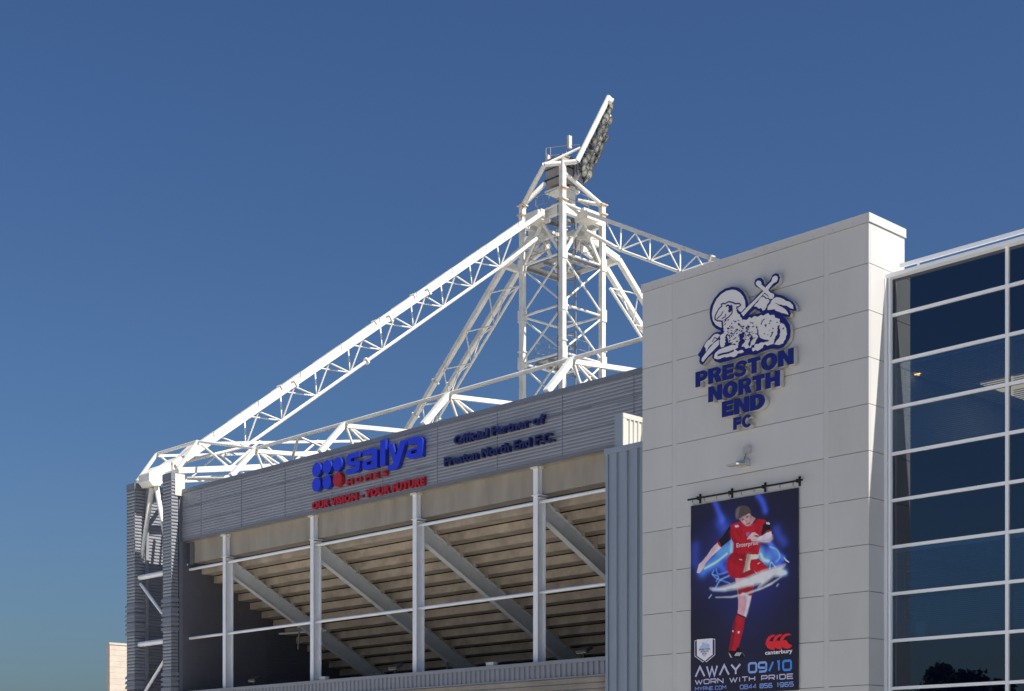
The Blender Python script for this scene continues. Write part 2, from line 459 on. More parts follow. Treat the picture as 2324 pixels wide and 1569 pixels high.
# ------------------------------------------------------------------ white tower block
TY, TX0, TX1, TYB = 33.144, -29.24, -21.56, 34.82
TTOP = 16.19
tw = Thing('tower_building', 'off-white panelled tower block with the lamb crest, between the stand and the blue glazing', 'building', (-25.4, 34, 0))
ca = MB()
s1a, s1b = pY(1526, 900, TY).x, pY(1535.6, 900, TY).x
s2a, s2b = pY(1870, 900, TY).x, pY(1881, 900, TY).x
joints = [0.0] + [14.91 - 1.197 * k for k in range(11, -1, -1)] + [15.95]
GP = 0.0085
for a, b in ((TX0, s1a), (s1b, s2a), (s2b, TX1)):
    for z0, z1 in zip(joints[:-1], joints[1:]):
        ca.box(a + 0.004, b - 0.004, TY, TY + 0.06, z0 + GP, z1 - GP, RND.choice((0, 0, 1, 2)))
for a, b in ((s1a, s1b), (s2a, s2b)): ca.box(a, b, TY + 0.002, TY + 0.06, 0, 15.95)
for z0, z1 in zip(joints[:-1], joints[1:]):
    ca.box(TX1 - 0.06, TX1, TY + 0.062, TYB - 0.25, z0 + GP, z1 - GP)
    ca.box(TX0, TX0 + 0.06, TY + 0.062, TYB, z0 + GP, z1 - GP)
ca.box(TX1 - 0.06, TX1 - 0.002, TYB - 0.245, TYB, 0, 15.95)
tw.part('cladding', ca, [M['panel'], M['panel_b'], M['panel_c']])
co = MB(); co.box(TX0 + 0.03, TX1 - 0.03, TY + 0.03, TYB - 0.02, 0, 15.97)
tw.part('wall', co, M['gap'])
cp = MB()
xm = pY(1737, 565, TY).x
for a, b in ((TX0 - 0.03, xm - 0.004), (xm + 0.004, TX1 + 0.03)): cp.box(a, b, TY - 0.03, TYB + 0.03, 15.96, TTOP)
cp.box(TX0 - 0.035, TX1 + 0.035, TY - 0.036, TYB + 0.035, 15.958, 15.985)
for k in range(12): cp.tube((TX0 + 0.4 + k * 0.62, TY - 0.034, 16.03), (TX0 + 0.4 + k * 0.62, TY - 0.03 , 16.03), 0.014, 6, mi=1)
tw.part('coping', cp, [M['panel'], M['galv']])

# ------------------------------------------------------------------ club sign on the tower: lamb crest and letters
cz = crop(2580, 1000, 480 / 1883)
YE = 32.985
sg = Thing('club_sign', 'navy and white lamb crest above raised blue letters, high on the white tower', 'sign', (-25.2, TY, 9.0))
def cE(pts, y=YE): return [pY(*cz(*p), YE) + Vector((0, y - YE, 0)) for p in pts]
outer = [(165,1400),(172,1335),(142,1300),(185,1240),(240,1140),(310,1050),(375,982),(425,962),(480,962),(484,945),(410,915),(357,860),(326,770),(317,680),(330,580),(385,470),(460,380),(550,322),(650,298),(740,312),(810,360),(858,440),(885,530),(890,570),(985,455),(1093,345),(1035,315),(990,290),(973,240),(990,192),(1035,165),(1085,168),(1113,200),(1118,250),(1138,280),(1215,190),(1240,125),(1285,98),(1335,106),(1355,160),(1335,235),(1270,290),(1200,340),(1262,380),(1300,408),(1380,425),(1450,460),(1540,515),(1580,570),(1600,655),(1540,652),(1490,640),(1515,690),(1500,742),(1430,740),(1395,725),(1450,780),(1500,860),(1512,950),(1500,1050),(1455,1130),(1400,1190),(1330,1215),(1230,1210),(1130,1240),(1000,1298),(900,1300),(820,1315),(720,1350),(600,1388),(470,1420),(395,1395),(357,1340),(362,1290),(300,1340),(240,1420),(212,1450),(180,1430)]
hole = [(905,712),(930,670),(985,628),(1040,655),(1078,680),(1000,698)]
mb = MB(); mb.prism([cE(outer), cE(hole)], (0, TY - YE - 0.03, 0), 0, 1)
crest = sg.part('crest_plate', mb, [M['navy'], M['ret']])
WH = MB()
def white(pts, y=-0.004, n=0.0, seed=0, mi=0, mbx=None):
    P = cE(pts, YE + y)
    (mbx or WH).prism([P], (0, 0.0035, 0), mi)
def jag(pts, amp, step, seed, only=None):
    r = random.Random(seed); out = []
    n = len(pts)
    for i in range(n):
        a, b = pts[i], pts[(i + 1) % n]
        out.append(a)
        if only is not None and i not in only: continue
        L = math.hypot(b[0] - a[0], b[1] - a[1]); k = int(L / step)
        nx, ny = (b[1] - a[1]) / max(L, 1), -(b[0] - a[0]) / max(L, 1)
        for j in range(1, k):
            t = (j + r.uniform(-.25, .25)) / k; d = amp * (1 if j % 2 else -0.9) * r.uniform(.5, 1.1)
            out.append((a[0] + (b[0] - a[0]) * t + nx * d, a[1] + (b[1] - a[1]) * t + ny * d))
    return out
white([(610 + (x - 610) * .955, 620 + (y - 620) * .965) for x, y in [(650,330),(560,350),(480,402),(410,480),(362,580),(340,690),(355,800),(400,868),(460,902),(497,910),(500,805),(560,760),(640,720),(720,640),(790,672),(858,600),(850,500),(820,430),(770,372),(710,338)]])
white([(785,688),(1112,362),(1040,300),(1005,270),(1000,235),(1030,205),(1070,215),(1085,250),(1080,265),(1140,310),(1230,215),(1245,160),(1285,135),(1315,145),(1325,180),(1305,225),(1255,250),(1180,345),(1215,385),(1265,405),(1270,440),(1245,475),(1205,480),(1180,455),(1190,435),(1130,385),(815,732)], -0.008)
white([(1130,405),(1180,440),(1170,470),(1105,420)], -0.008)
white(jag([(1090,445),(1200,495),(1165,560),(1130,640),(1100,650),(1080,610),(1040,620),(1010,590),(975,590),(1040,500)], 9, 30, 3), -0.006)
white(jag([(1250,480),(1300,450),(1360,460),(1440,505),(1500,520),(1545,570),(1552,628),(1500,610),(1450,575),(1370,560),(1270,535),(1330,570),(1390,600),(1450,650),(1480,712),(1420,690),(1350,670),(1290,650),(1270,625),(1170,640),(1175,590),(1215,540)], 7, 34, 5), -0.006)
# body: neck, fleece, tail
white(jag([(505,810),(540,770),(600,740),(640,715),(690,640),(730,690),(770,740),(800,800),(880,775),(960,740),(1050,730),(1150,700),(1240,710),(1310,760),(1380,830),(1430,880),(1450,950),(1440,1030),(1415,1090),(1370,1140),(1300,1150),(1250,1140),(1210,1150),(1110,1160),(1060,1220),(960,1250),(945,1235),(980,1160),(1060,1120),(1190,1095),(1100,1090),(1030,1060),(985,1120),(930,1190),(880,1200),(790,1180),(830,1100),(790,1060),(760,1110),(740,1160),(690,1130),(590,1130),(575,1050),(585,990),(525,975)], 17, 27, 11), -0.006)
white(jag([(480,1010),(520,985),(570,1000),(575,1060),(590,1110),(545,1180),(490,1190),(470,1130)], 8, 28, 4), -0.0065)
white(jag([(385,1350),(390,1300),(440,1240),(520,1200),(620,1160),(730,1150),(740,1190),(690,1220),(740,1250),(800,1225),(825,1255),(790,1275),(735,1280),(690,1330),(600,1330),(500,1345),(430,1365)], 7, 30, 8), -0.0065)
white(jag([(440,990),(475,1010),(440,1050),(380,1110),(300,1190),(265,1255),(262,1200),(240,1180),(270,1120),(350,1040),(400,995)], 6, 30, 9), -0.0065)
white([(455,1075),(455,1150),(400,1210),(300,1310),(222,1405),(200,1385),(205,1350),(300,1220),(380,1130)], -0.0065)
sg.part('crest_drawing', WH, M['sign_w'], parent=crest)
NV = MB()
def stroke(pts, w, y=-0.012):
    ribbon(NV, [(p.x, YE + y, p.z) for p in cE(pts)], w)
e1 = 0.0021 * 1.0
for i, (pts, w) in enumerate([
  ([(500,805),(440,800),(402,780),(400,740),(425,680),(460,620),(500,585),(495,555),(520,545),(545,550),(600,518),(660,530),(700,550),(760,545),(778,570),(750,595),(715,600)], .035),
  ([(715,605),(745,660),(785,720)], .03), ([(505,800),(512,900),(520,975)], .05),
  ([(540,790),(600,745),(650,690),(655,620)], .035), ([(560,590),(590,570),(625,590),(600,615)], .045),
  ([(430,770),(490,715),(520,660)], .028), ([(500,770),(550,740),(560,700)], .028), ([(620,620),(600,660)], .04),
  ([(1032,935),(1030,1000),(1060,1060),(1120,1085),(1190,1095)], .035), ([(1330,900),(1345,980),(1320,1050),(1275,1120)], .055),
  ([(1250,960),(1235,1010),(1215,1040)], .03), ([(660,1120),(620,1140)], .03), ([(440,1310),(520,1285),(600,1270),(680,1235)], .05),
  ([(1120,775),(1085,830),(1080,860)], .025), ([(360,1110),(400,1045),(440,1070)], .025)]):
    stroke(pts, w, -0.012 - 0.0003 * i)
r = random.Random(21)
for i in range(150):
    t = r.random()
    if t < .45: x, y = r.uniform(530, 800), r.uniform(790, 1110)
    elif t < .8: x, y = r.uniform(800, 1020), r.uniform(810, 1150)
    else: x, y = r.uniform(1090, 1400), r.uniform(760, 1080)
    if x > 800 and y > 1130 - (x - 800) * .3: continue
    L = r.uniform(12, 32); a = r.uniform(-1.0, .2)
    stroke([(x, y), (x + L * math.cos(a), y - L * math.sin(a) * -1)], r.uniform(.018, .036), -0.0175 - 0.0001 * (i % 20))
for i, pts in enumerate(([(590,985),(577,1060),(603,1120),(565,1182),(535,1195),(560,1110),(556,1030)], [(750,1000),(835,965),(835,1035),(795,1062),(845,1095),(805,1150),(790,1185),(745,1140),(772,1065)],
    [(1030,1040),(1090,1082),(1185,1098),(1060,1126),(1000,1112)], [(1325,870),(1362,950),(1347,1045),(1292,1110),(1262,1155),(1286,1060),(1322,980)], [(930,1010),(960,1050),(930,1120),(910,1180),(890,1150),(915,1080)], [(640,560),(660,600),(640,660),(600,680),(618,620)])):
    NV.prism([cE(jag(pts, 7, 22, 30 + i), YE - .0165 - .0004 * i)], (0, 0, 0))
sg.part('fleece_lines', NV, M['navy'], parent=crest)['kind'] = 'stuff'
cl = crop(2580, 1280, 440 / 1918)
for txt, (xa, ya0, ya1), (xb, yb0, yb1) in (
    ('PRESTON', (120, 510, 760), (1730, 105, 380)), ('NORTH', (330, 750, 1005), (1505, 470, 745)),
    ('END', (552, 995, 1250), (1260, 850, 1100)), ('FC', (738, 1255, 1455), (1050, 1190, 1385))):
    a0, a1, b0, b1 = [pY(*cl(x, y), YE - 0.045) for x, y in ((xa, ya0), (xa, ya1), (xb, yb0), (xb, yb1))]
    z1 = a0.z; z0 = a1.z
    for q in heavy_letters(txt, a0.x, b0.x, z0, z1, YE - .045, TY - YE + .015):
        sg.part('letter', q, [M['navy_l'], M['ret']])

# ------------------------------------------------------------------ wall light with junction box
cw = crop(2550, 980, 530 / 1066)
wl = Thing('wall_light', 'small grey wall floodlight with a junction box above it, over the banner', 'wall light', (-25, TY, 8))
a, b = pY(*cw(475, 1402), TY - 0.09), pY(*cw(525, 1445), TY - 0.09)
mb = MB(); mb.box(a.x, b.x, TY - 0.09, TY - 0.001, b.z, a.z); wl.part('junction_box', mb, M['fix'])
c0 = pY(*cw(500, 1447), TY - 0.05); c1 = pY(*cw(485, 1490), TY - 0.05); c2 = pY(*cw(510, 1512), TY - 0.12)
mb = MB(); mb.path([c0, c1, c2], 0.009, 6); wl.part('cable', mb, M['dark'])
h0, h1 = pY(*cw(372, 1532), TY - 0.5), pY(*cw(515, 1522), TY - 0.3)
mb = MB()
hc = (h0 + h1) / 2; hc.y = TY - 0.38
hL, hR = pY(*cw(385, 1533), TY - .62), pY(*cw(505, 1530), TY - .22); hR.x = hL.x + .02; mb.beam(hL, hR, 0.36, 0.05); wl.part('lamp_head', mb, M['fix'])
mb = MB(); mb.beam(hL + Vector((0, .06, -.03)), hR + Vector((0, -.06, -.03)), 0.28, 0.02); wl.part('lamp_glass', mb, M['lens'])
mb = MB(); mb.box(hR.x - .16, hR.x + .16, TY - 0.22, TY - 0.001, hR.z - .02, hR.z + 0.14)
wl.part('bracket', mb, M['fix'])

ms_ = bpy.data.materials.new('run_down_stain'); ms_.use_nodes = True
nt_ = ms_.node_tree; nt_.nodes.clear()
o_ = nt_.nodes.new('ShaderNodeOutputMaterial'); mx_ = nt_.nodes.new('ShaderNodeMixShader'); tr_ = nt_.nodes.new('ShaderNodeBsdfTransparent'); df_ = nt_.nodes.new('ShaderNodeBsdfDiffuse')
df_.inputs['Color'].default_value = (0.46, 0.33, 0.19, 1)
gr_ = nt_.nodes.new('ShaderNodeTexCoord'); sp_ = nt_.nodes.new('ShaderNodeMapping'); sp_.inputs['Scale'].default_value = (9, 1, .9); nz_ = nt_.nodes.new('ShaderNodeTexNoise'); nz_.inputs['Scale'].default_value = 1.6
gd_ = nt_.nodes.new('ShaderNodeTexGradient'); gd_.gradient_type = 'SPHERICAL'; mp_ = nt_.nodes.new('ShaderNodeMapping'); mp_.vector_type = 'POINT'; mp_.inputs['Location'].default_value = (-1, -1, -1.0); mp_.inputs['Scale'].default_value = (2, 2, 2)
ml_ = nt_.nodes.new('ShaderNodeMath'); ml_.operation = 'MULTIPLY'; m2_ = nt_.nodes.new('ShaderNodeMath'); m2_.operation = 'MULTIPLY'; m2_.inputs[1].default_value = .9
L_ = nt_.links.new
L_(gr_.outputs['Object'], sp_.inputs[0]); L_(sp_.outputs[0], nz_.inputs['Vector']); L_(gr_.outputs['Generated'], mp_.inputs[0]); L_(mp_.outputs[0], gd_.inputs[0])
L_(nz_.outputs['Fac'], ml_.inputs[0]); L_(gd_.outputs['Fac'], ml_.inputs[1]); L_(ml_.outputs[0], m2_.inputs[0]); L_(m2_.outputs[0], mx_.inputs[0]); L_(tr_.outputs[0], mx_.inputs[1]); L_(df_.outputs[0], mx_.inputs[2]); L_(mx_.outputs[0], o_.inputs[0])
mb = MB(); mb.box(hc.x - .25, hc.x + .55, TY - .003, TY - .0015, hc.z - 1.15, hc.z + .1); wl.part('rust_stain', mb, ms_)

# ------------------------------------------------------------------ banner with its rail
cb = crop(2550, 1750, 500 / 932)
YB = TY - 0.05
bl, br = pY(1567.8, 1148.4, YB), pY(1812, 1107.8, YB)
BX0, BX1 = bl.x, br.x
BZ1 = (bl.z + br.z) / 2
BZ0 = pY(1812.9, 1566.5, YB).z
bn = Thing('banner', 'dark blue printed banner of a footballer in a red kit, hanging on the white tower', 'banner', ((BX0 + BX1) / 2, YB, BZ0))
NU, NV_ = 230, 440
U, V = np.meshgrid(np.linspace(BX0, BX1, NU), np.linspace(BZ1, BZ0, NV_))
P2 = np.stack([U.ravel(), V.ravel()], 1)
SCL = (BX1 - BX0) / 755.0                      # metres per crop pixel
def lin(c): c = np.array(c, float) / 255; return np.where(c <= .04045, c / 12.92, ((c + .055) / 1.055) ** 2.4)
GAIN = 1.6                                     # shade tones of the photograph back to print colours
def pc(c): return np.clip(lin(c) * GAIN, 0, .85)
img = np.zeros((len(P2), 3)) + pc((29, 28, 44))
cwz = crop(2600, 1850, 450 / 1569)
def toP(pts, src): return np.array([(lambda q: (q.x, q.z))(pY(*src(*p), YB)) for p in pts])
def inside(poly):
    x, y = P2[:, 0], P2[:, 1]; c = np.zeros(len(P2), bool); n = len(poly)
    for i in range(n):
        x1, y1 = poly[i]; x2, y2 = poly[(i + 1) % n]
        if y1 == y2: continue
        c ^= ((y1 > y) != (y2 > y)) & (x < (x2 - x1) * (y - y1) / (y2 - y1) + x1)
    return c
def dist(line):
    d = np.full(len(P2), 1e9)
    for a, b in zip(line[:-1], line[1:]):
        ab = b - a; t = np.clip(((P2 - a) @ ab) / (ab @ ab + 1e-12), 0, 1)
        d = np.minimum(d, np.linalg.norm(P2 - a - t[:, None] * ab, axis=1))
    return d
def smooth(pts):
    if len(pts) < 3: return pts
    P = [np.array(p, float) for p in pts]; P = [2 * P[0] - P[1]] + P + [2 * P[-1] - P[-2]]; out = []
    for i in range(1, len(P) - 2):
        for t in np.linspace(0, 1, 7)[:-1]:
            out.append(tuple(.5 * (2 * P[i] + (P[i + 1] - P[i - 1]) * t + (2 * P[i - 1] - 5 * P[i] + 4 * P[i + 1] - P[i + 2]) * t * t + (3 * P[i] - P[i - 1] - 3 * P[i + 1] + P[i + 2]) * t ** 3)))
    return out + [pts[-1]]
def glow(pts, w, col, amp=1.0, src=cwz):
    global img
    d = dist(toP(smooth(pts), src)) / (w * SCL * 0.535)
    img = img + (amp * np.exp(-d * d))[:, None] * pc(col) * 1.45
def fillp(pts, col, src=cwz, soft=0.0, alpha=1.0, var=.10):
    global img
    poly = toP(pts, src); m = inside(poly).astype(float)
    if soft > 0:
        d = dist(np.vstack([poly, poly[:1]])) / (soft * SCL * .535)
        m = np.where(m > 0, 1 - .5 * np.exp(-d * d), .5 * np.exp(-d * d))
    n = 1 + var * np.sin(P2[:, 0] * 17 + P2[:, 1] * 9) * np.cos(P2[:, 1] * 13 - P2[:, 0] * 5)
    m = (m * alpha)[:, None]
    img = img * (1 - m) + m * (pc(col)[None, :] * n[:, None])
glow([(500, 850), (760, 1000)], 420, (20, 28, 92), .75)
glow([(700, 1500), (700, 1750)], 300, (14, 18, 62), .25)
glow([(280, 110), (325, 230), (380, 350)], 34, (42, 62, 150), .9)
glow([(360, 380), (400, 440)], 70, (38, 58, 140), .8)
glow([(840, 20), (900, 110), (940, 230)], 34, (42, 66, 160), .9)
glow([(1090, 480), (1120, 560), (1180, 640)], 50, (34, 54, 130), .7)
glow([(30, 700), (20, 900)], 60, (30, 46, 120), .7)
glow([(120, 1010), (240, 910), (470, 770)], 62, (58, 104, 200), .9)
glow([(330, 760), (440, 700)], 50, (62, 112, 205), .8)
glow([(505, 620), (500, 760)], 26, (110, 150, 220), 1.0)
glow([(870, 770), (900, 860), (960, 880)], 52, (80, 126, 212), 1.0)
glow([(990, 640), (1050, 730), (1110, 800), (1180, 850)], 26, (60, 90, 190), .9)
glow([(1000, 780), (1080, 860), (1120, 960)], 60, (60, 92, 190), .8)
glow([(470, 1080), (350, 1140), (290, 1240)], 9, (96, 136, 225), .8)
glow([(300, 990), (330, 1060), (470, 1020)], 9, (70, 110, 200), .8)
glow([(250, 1060), (300, 1110), (480, 1180)], 8, (80, 115, 205), .7)
glow([(220, 960), (320, 930), (400, 1000)], 40, (50, 84, 180), .7)
glow([(150, 985), (300, 900), (440, 790)], 12, (150, 180, 225), .7); glow([(880, 800), (920, 870), (985, 890)], 14, (150, 185, 230), .7); glow([(1000, 700), (1090, 740), (1130, 830), (1080, 900)], 8, (90, 130, 220), .8); glow([(270, 1010), (250, 1060), (330, 1090), (300, 1150)], 7, (90, 130, 220), .8)
skin, skin2, red, red2, blk = (196, 156, 158), (168, 124, 124), (160, 24, 37), (138, 18, 32), (22, 20, 30)
fillp([(490,420),(440,480),(380,570),(318,630),(360,712),(430,652),(492,605)], blk)
fillp([(320,640),(365,715),(250,815),(190,880),(150,925),(120,885),(180,810),(240,720)], skin)
fillp([(345,680),(365,715),(250,815),(190,880),(165,905),(240,800)], (212, 182, 190))
fillp([(120,885),(160,915),(142,965),(110,1012),(78,1048),(45,1040),(60,980),(72,930)], (206, 168, 172))
for q in ([(95,960),(62,1040)], [(115,965),(82,1040)]):
    glow(q, 5, (0, 0, 0), 0)
fillp([(318,626),(345,640),(367,706),(350,704),(312,652)], red)
fillp([(750,290),(820,332),(790,400),(740,420)], skin2)
fillp([(490,420),(560,385),(625,372),(700,432),(772,402),(830,333),(920,345),(962,365),(912,420),(888,530),(880,640),(850,805),(700,785),(600,795),(518,775),(530,660),(500,605),(488,500)], red)
fillp([(530,660),(500,605),(490,500),(520,520),(560,640),(540,770),(518,775)], red2, soft=20)
for fo in ([(560,480),(566,480),(640,600),(634,602)], [(860,440),(868,444),(800,560),(792,556)], [(560,700),(640,740),(638,748),(556,712)], [(840,660),(846,668),(740,752),(732,746)], [(600,420),(606,418),(640,520),(632,522)], [(530,560),(560,640),(556,690),(536,620)]):
    fillp(fo, (112, 14, 26), soft=7, alpha=.8)
fillp([(700,470),(790,450),(800,500),(720,520)], (184, 36, 48), soft=22, alpha=.6)
fillp([(820,330),(836,336),(790,400),(745,424),(770,398)], (40, 22, 32))
fillp([(600,338),(650,300),(700,275),(740,262),(762,300),(776,330),(770,390),(742,420),(702,436),(665,410),(630,375)], skin)
fillp([(740,300),(776,330),(770,390),(742,420),(720,380)], skin2, soft=12)
fillp([(553,262),(563,210),(610,170),(670,157),(722,180),(752,230),(757,292),(736,262),(700,278),(650,302),(600,337),(575,335),(558,310)], (74, 64, 62))
fillp([(553,262),(563,210),(600,180),(590,260),(575,335),(558,310)], (104, 96, 96), soft=10)
for q in ([(636,352),(664,340)], [(688,322),(720,300)]): fillp([(q[0][0], q[0][1]-6), (q[1][0], q[1][1]-6), (q[1][0], q[1][1]+9), (q[0][0], q[0][1]+9)], (92, 58, 60))
fillp([(690,345),(706,372),(688,382)], (150, 104, 106)); fillp([(690,402),(735,385),(738,396),(700,412)], (150, 82, 88))
for q, c_, sf in (([(615,345),(650,325),(668,338),(640,362)], (112, 74, 76), 7), ([(682,318),(716,296),(728,306),(694,332)], (112, 74, 76), 7), ([(672,345),(690,340),(712,376),(690,388)], (150, 100, 100), 6),
                 ([(690,404),(738,386),(742,400),(704,414)], (118, 58, 64), 4), ([(640,385),(668,412),(702,436),(690,420),(660,395)], (140, 96, 98), 6), ([(738,262),(757,292),(770,330),(752,318),(742,290)], (92, 74, 72), 5), ([(600,338),(650,302),(700,278),(706,292),(655,318),(612,352)], (120, 84, 82), 6)):
    fillp(q, c_, soft=sf, alpha=.85)
fillp([(912,415),(960,365),(1008,400),(1012,482),(960,492),(925,532),(888,532)], blk)
fillp([(920,530),(958,490),(1012,480),(1024,507),(962,522),(935,545)], red)
fillp([(1022,500),(1034,600),(1002,636),(940,642),(760,622),(745,592),(762,575),(850,576),(920,545),(962,518)], (206, 184, 194))
fillp([(1034,560),(1034,600),(1002,636),(940,642),(770,624),(900,612),(1000,600)], (170, 140, 150), soft=12)
fillp([(770,622),(742,592),(705,608),(700,596),(732,556),(762,520),(802,510),(852,548),(862,580),(830,622)], (198, 160, 164))
fillp([(840,545),(862,580),(800,566),(790,556)], (110, 66, 72))
fillp([(950,385),(985,378),(1008,402),(985,412),(955,405)], (176, 170, 186)); fillp([(545,420),(590,415),(598,440),(548,448)], (190, 165, 178))
fillp([(690,515),(735,510),(732,550),(712,570),(692,552)], (120, 105, 150), alpha=.8)
fillp([(518,772),(600,792),(722,788),(702,850),(682,930),(652,1040),(612,1112),(560,1112),(490,1077),(455,1020),(444,940),(450,850),(482,800)], red2)
fillp([(455,860),(520,850),(640,960),(640,1040),(600,1105),(490,1075),(450,1000)], red, soft=25)
fillp([(600,860),(640,866),(640,878),(600,872)], (180, 150, 160))
fillp([(702,800),(862,800),(852,852),(760,872),(740,930),(746,1002),(700,1032),(655,1036),(682,930)], (218, 182, 168))
fillp([(702,800),(740,800),(720,900),(690,1030),(655,1036),(682,930)], (140, 96, 86), soft=14)
fillp([(755,870),(852,855),(902,900),(995,990),(965,1045),(850,1065),(805,1042),(745,1002),(738,930)], red)
fillp([(652,1040),(742,1002),(832,1055),(700,1112),(622,1122)], red2)
fillp([(800,1010),(825,1040),(845,1055),(825,1055)], (190, 170, 180)); fillp([(835,925),(860,908),(882,905),(850,930)], (190, 165, 180))
fillp([(545,1112),(700,1105),(790,1195),(785,1240),(742,1392),(720,1480),(700,1568),(590,1568),(585,1400),(575,1250)], (196, 140, 150))
fillp([(690,1300),(742,1392),(720,1480),(700,1568),(660,1568),(700,1420)], (222, 190, 200), soft=12)
fillp([(578,1240),(786,1200),(772,1335),(742,1392),(730,1335),(640,1290),(592,1365)], red2)
fillp([(640,1230),(720,1220),(700,1290),(640,1290)], (120, 30, 45), soft=14)
fillp([(402,905),(498,905),(478,990),(462,1052),(402,1032),(410,960)], (188, 140, 150), cb)
fillp([(460,905),(498,905),(478,990),(462,1052),(445,1045),(466,960)], (214, 184, 194), cb, soft=6)
fillp([(400,1026),(457,1050),(453,1066),(396,1040)], (24, 18, 28), cb)
fillp([(398,1034),(455,1060),(440,1150),(410,1262),(385,1292),(343,1286),(360,1180),(380,1085)], (158, 26, 42), cb)
fillp([(372,1100),(395,1045),(380,1180),(360,1285),(345,1286),(360,1180)], (120, 18, 34), cb, soft=8)
fillp([(404,1152),(416,1152),(414,1166),(402,1166)], (205, 180, 190), cb); fillp([(366,1145),(374,1147),(376,1158),(366,1156)], (205, 180, 190), cb)
fillp([(338,1300),(350,1288),(388,1288),(400,1262),(415,1275),(440,1310),(462,1332),(410,1340),(390,1330),(360,1336),(342,1322)], (16, 15, 20), cb)
for k in range(3): fillp([(380 + 13 * k, 1322), (398 + 13 * k, 1298), (405 + 13 * k, 1300), (388 + 13 * k, 1326)], (170, 168, 178), cb)
fillp([(338,1298),(346,1304),(366,1336),(352,1334)], (150, 148, 158), cb); fillp([(436,1300),(440,1300),(456,1328),(450,1330)], (80, 80, 92), cb)
# white swoosh of light in front of the leg
fillp([(220,1245),(330,1240),(500,1190),(700,1108),(900,1020),(1080,965),(1200,935),(1170,990),(1215,1045),(1150,1082),(1050,1085),(950,1165),(850,1235),(880,1180),(700,1215),(560,1252),(400,1276),(260,1270)], (214, 200, 226), soft=12, alpha=.97, var=.05)
glow([(260, 1258), (420, 1262)], 16, (60, 90, 190), .6); glow([(1150, 1050), (1200, 1040)], 30, (110, 150, 215), .8)
fillp([(290,1362),(500,1350),(700,1302),(900,1232),(1010,1175),(1150,1095),(1020,1195),(900,1250),(700,1322),(500,1364)], (206, 198, 224), soft=6)
fillp([(1176,828),(1190,838),(1216,868),(1256,900),(1250,912),(1205,884)], (190, 190, 205))
for q in ([(1000, 985), (1006, 930), (1020, 905)], [(1030, 910), (1075, 968)], [(1090, 1215), (1110, 1190)], [(205, 1370), (235, 1330)]): glow(q, 7, (120, 150, 220), .8)
# panel ridges telegraphing through the cloth are left to the light; slight print mottling only
img *= (1 + .05 * np.sin(P2[:, 0] * 3.1 + 1)[:, None] * np.sin(P2[:, 1] * 2.3)[:, None])
img = np.clip(img, 0.004, .85)
me = bpy.data.meshes.new('printed_cloth')
ripple = 0.012 * np.sin((P2[:, 1] - BZ0) * 5.2 + .4 * np.sin(P2[:, 0] * 2)) * np.linspace(1, .3, NV_).repeat(NU)
co3 = np.stack([P2[:, 0] - bn.base.x, ripple * .5, P2[:, 1] - bn.base.z], 1)
idx = np.arange(NU * NV_).reshape(NV_, NU)
fa = np.stack([idx[:-1, :-1], idx[1:, :-1], idx[1:, 1:], idx[:-1, 1:]], -1).reshape(-1, 4)
me.from_pydata(co3.tolist(), [], fa.tolist())
at = me.color_attributes.new('print', 'FLOAT_COLOR', 'POINT')
at.data.foreach_set('color', np.concatenate([img, np.ones((len(img), 1))], 1).astype(np.float32).ravel())
me.polygons.foreach_set('use_smooth', [True] * len(fa))
me.materials.append(vcol_mat('banner_print')); me.update()
cloth = bpy.data.objects.new('printed_cloth', me); COL.objects.link(cloth); cloth.parent = bn.o
hem = MB(); hem.box(BX0, BX1, YB + 0.009, YB + 0.014, BZ0, BZ1); bn.part('cloth_backing', hem, M['dark'])
def pmat(n, c): return mat(n, tuple(pc(c)), 0.55, spec=0.25)
MP = {'lilac': pmat('print_lilac', (162, 160, 188)), 'sky': pmat('print_sky', (110, 140, 200)), 'blue': pmat('print_blue', (62, 116, 196)),
      'mid': pmat('print_mid_blue', (104, 126, 182)), 'white': pmat('print_white', (190, 188, 205)), 'red': pmat('print_red', (190, 40, 46)), 'navy': pmat('print_navy', (40, 40, 90)), 'pale': pmat('print_pale', (140, 160, 205)), 'bg': pmat('print_dark', (28, 27, 46))}
YT = YB - 0.012
cq = crop(2550, 2300, 500 / 2324)
def box_of(x0, y0, x1, y1, x2, y2):
    """left baseline, left cap, right baseline given in crop pixels -> X0, X1, Z0, Z1"""
    a, c, d = pY(*cq(x0, y0), YT), pY(*cq(x1, y1), YT), pY(*cq(x2, y2), YT)
    return a.x, d.x, (a.z + d.z) / 2, (a.z + d.z) / 2 + (c.z - a.z)
x0, x1, z0, z1 = box_of(270, 1105, 270, 940, 1050, 1060)
mb = MB(); stroke_text(mb, 'AWAY', x0, x1, z0, z1, YT, .058); bn.part('printed_text', mb, MP['lilac'])
x0, x1, z0, z1 = box_of(1200, 1030, 1200, 875, 1935, 985)
mb = MB(); stroke_text(mb, '09/10', x0, x1, z0, z1, YT, .062, mi=lambda c, x: 0 if x < x0 + .45 * (x1 - x0) else 1); bn.part('printed_text', mb, [MP['sky'], MP['blue']])
x0, x1, z0, z1 = box_of(265, 1235, 265, 1162, 1970, 1140)
mb = MB(); stroke_text(mb, 'WORN WITH PRIDE', x0, x1, z0, z1, YT, .030); bn.part('printed_text', mb, MP['lilac'])
x0, x1, z0, z1 = box_of(265, 1345, 265, 1288, 800, 1325)
mb = MB(); stroke_text(mb, 'MYPNE.COM', x0, x1, z0, z1, YT, .022); bn.part('printed_text', mb, MP['mid'])
x0, x1, z0, z1 = box_of(1050, 1318, 1050, 1250, 1975, 1275)
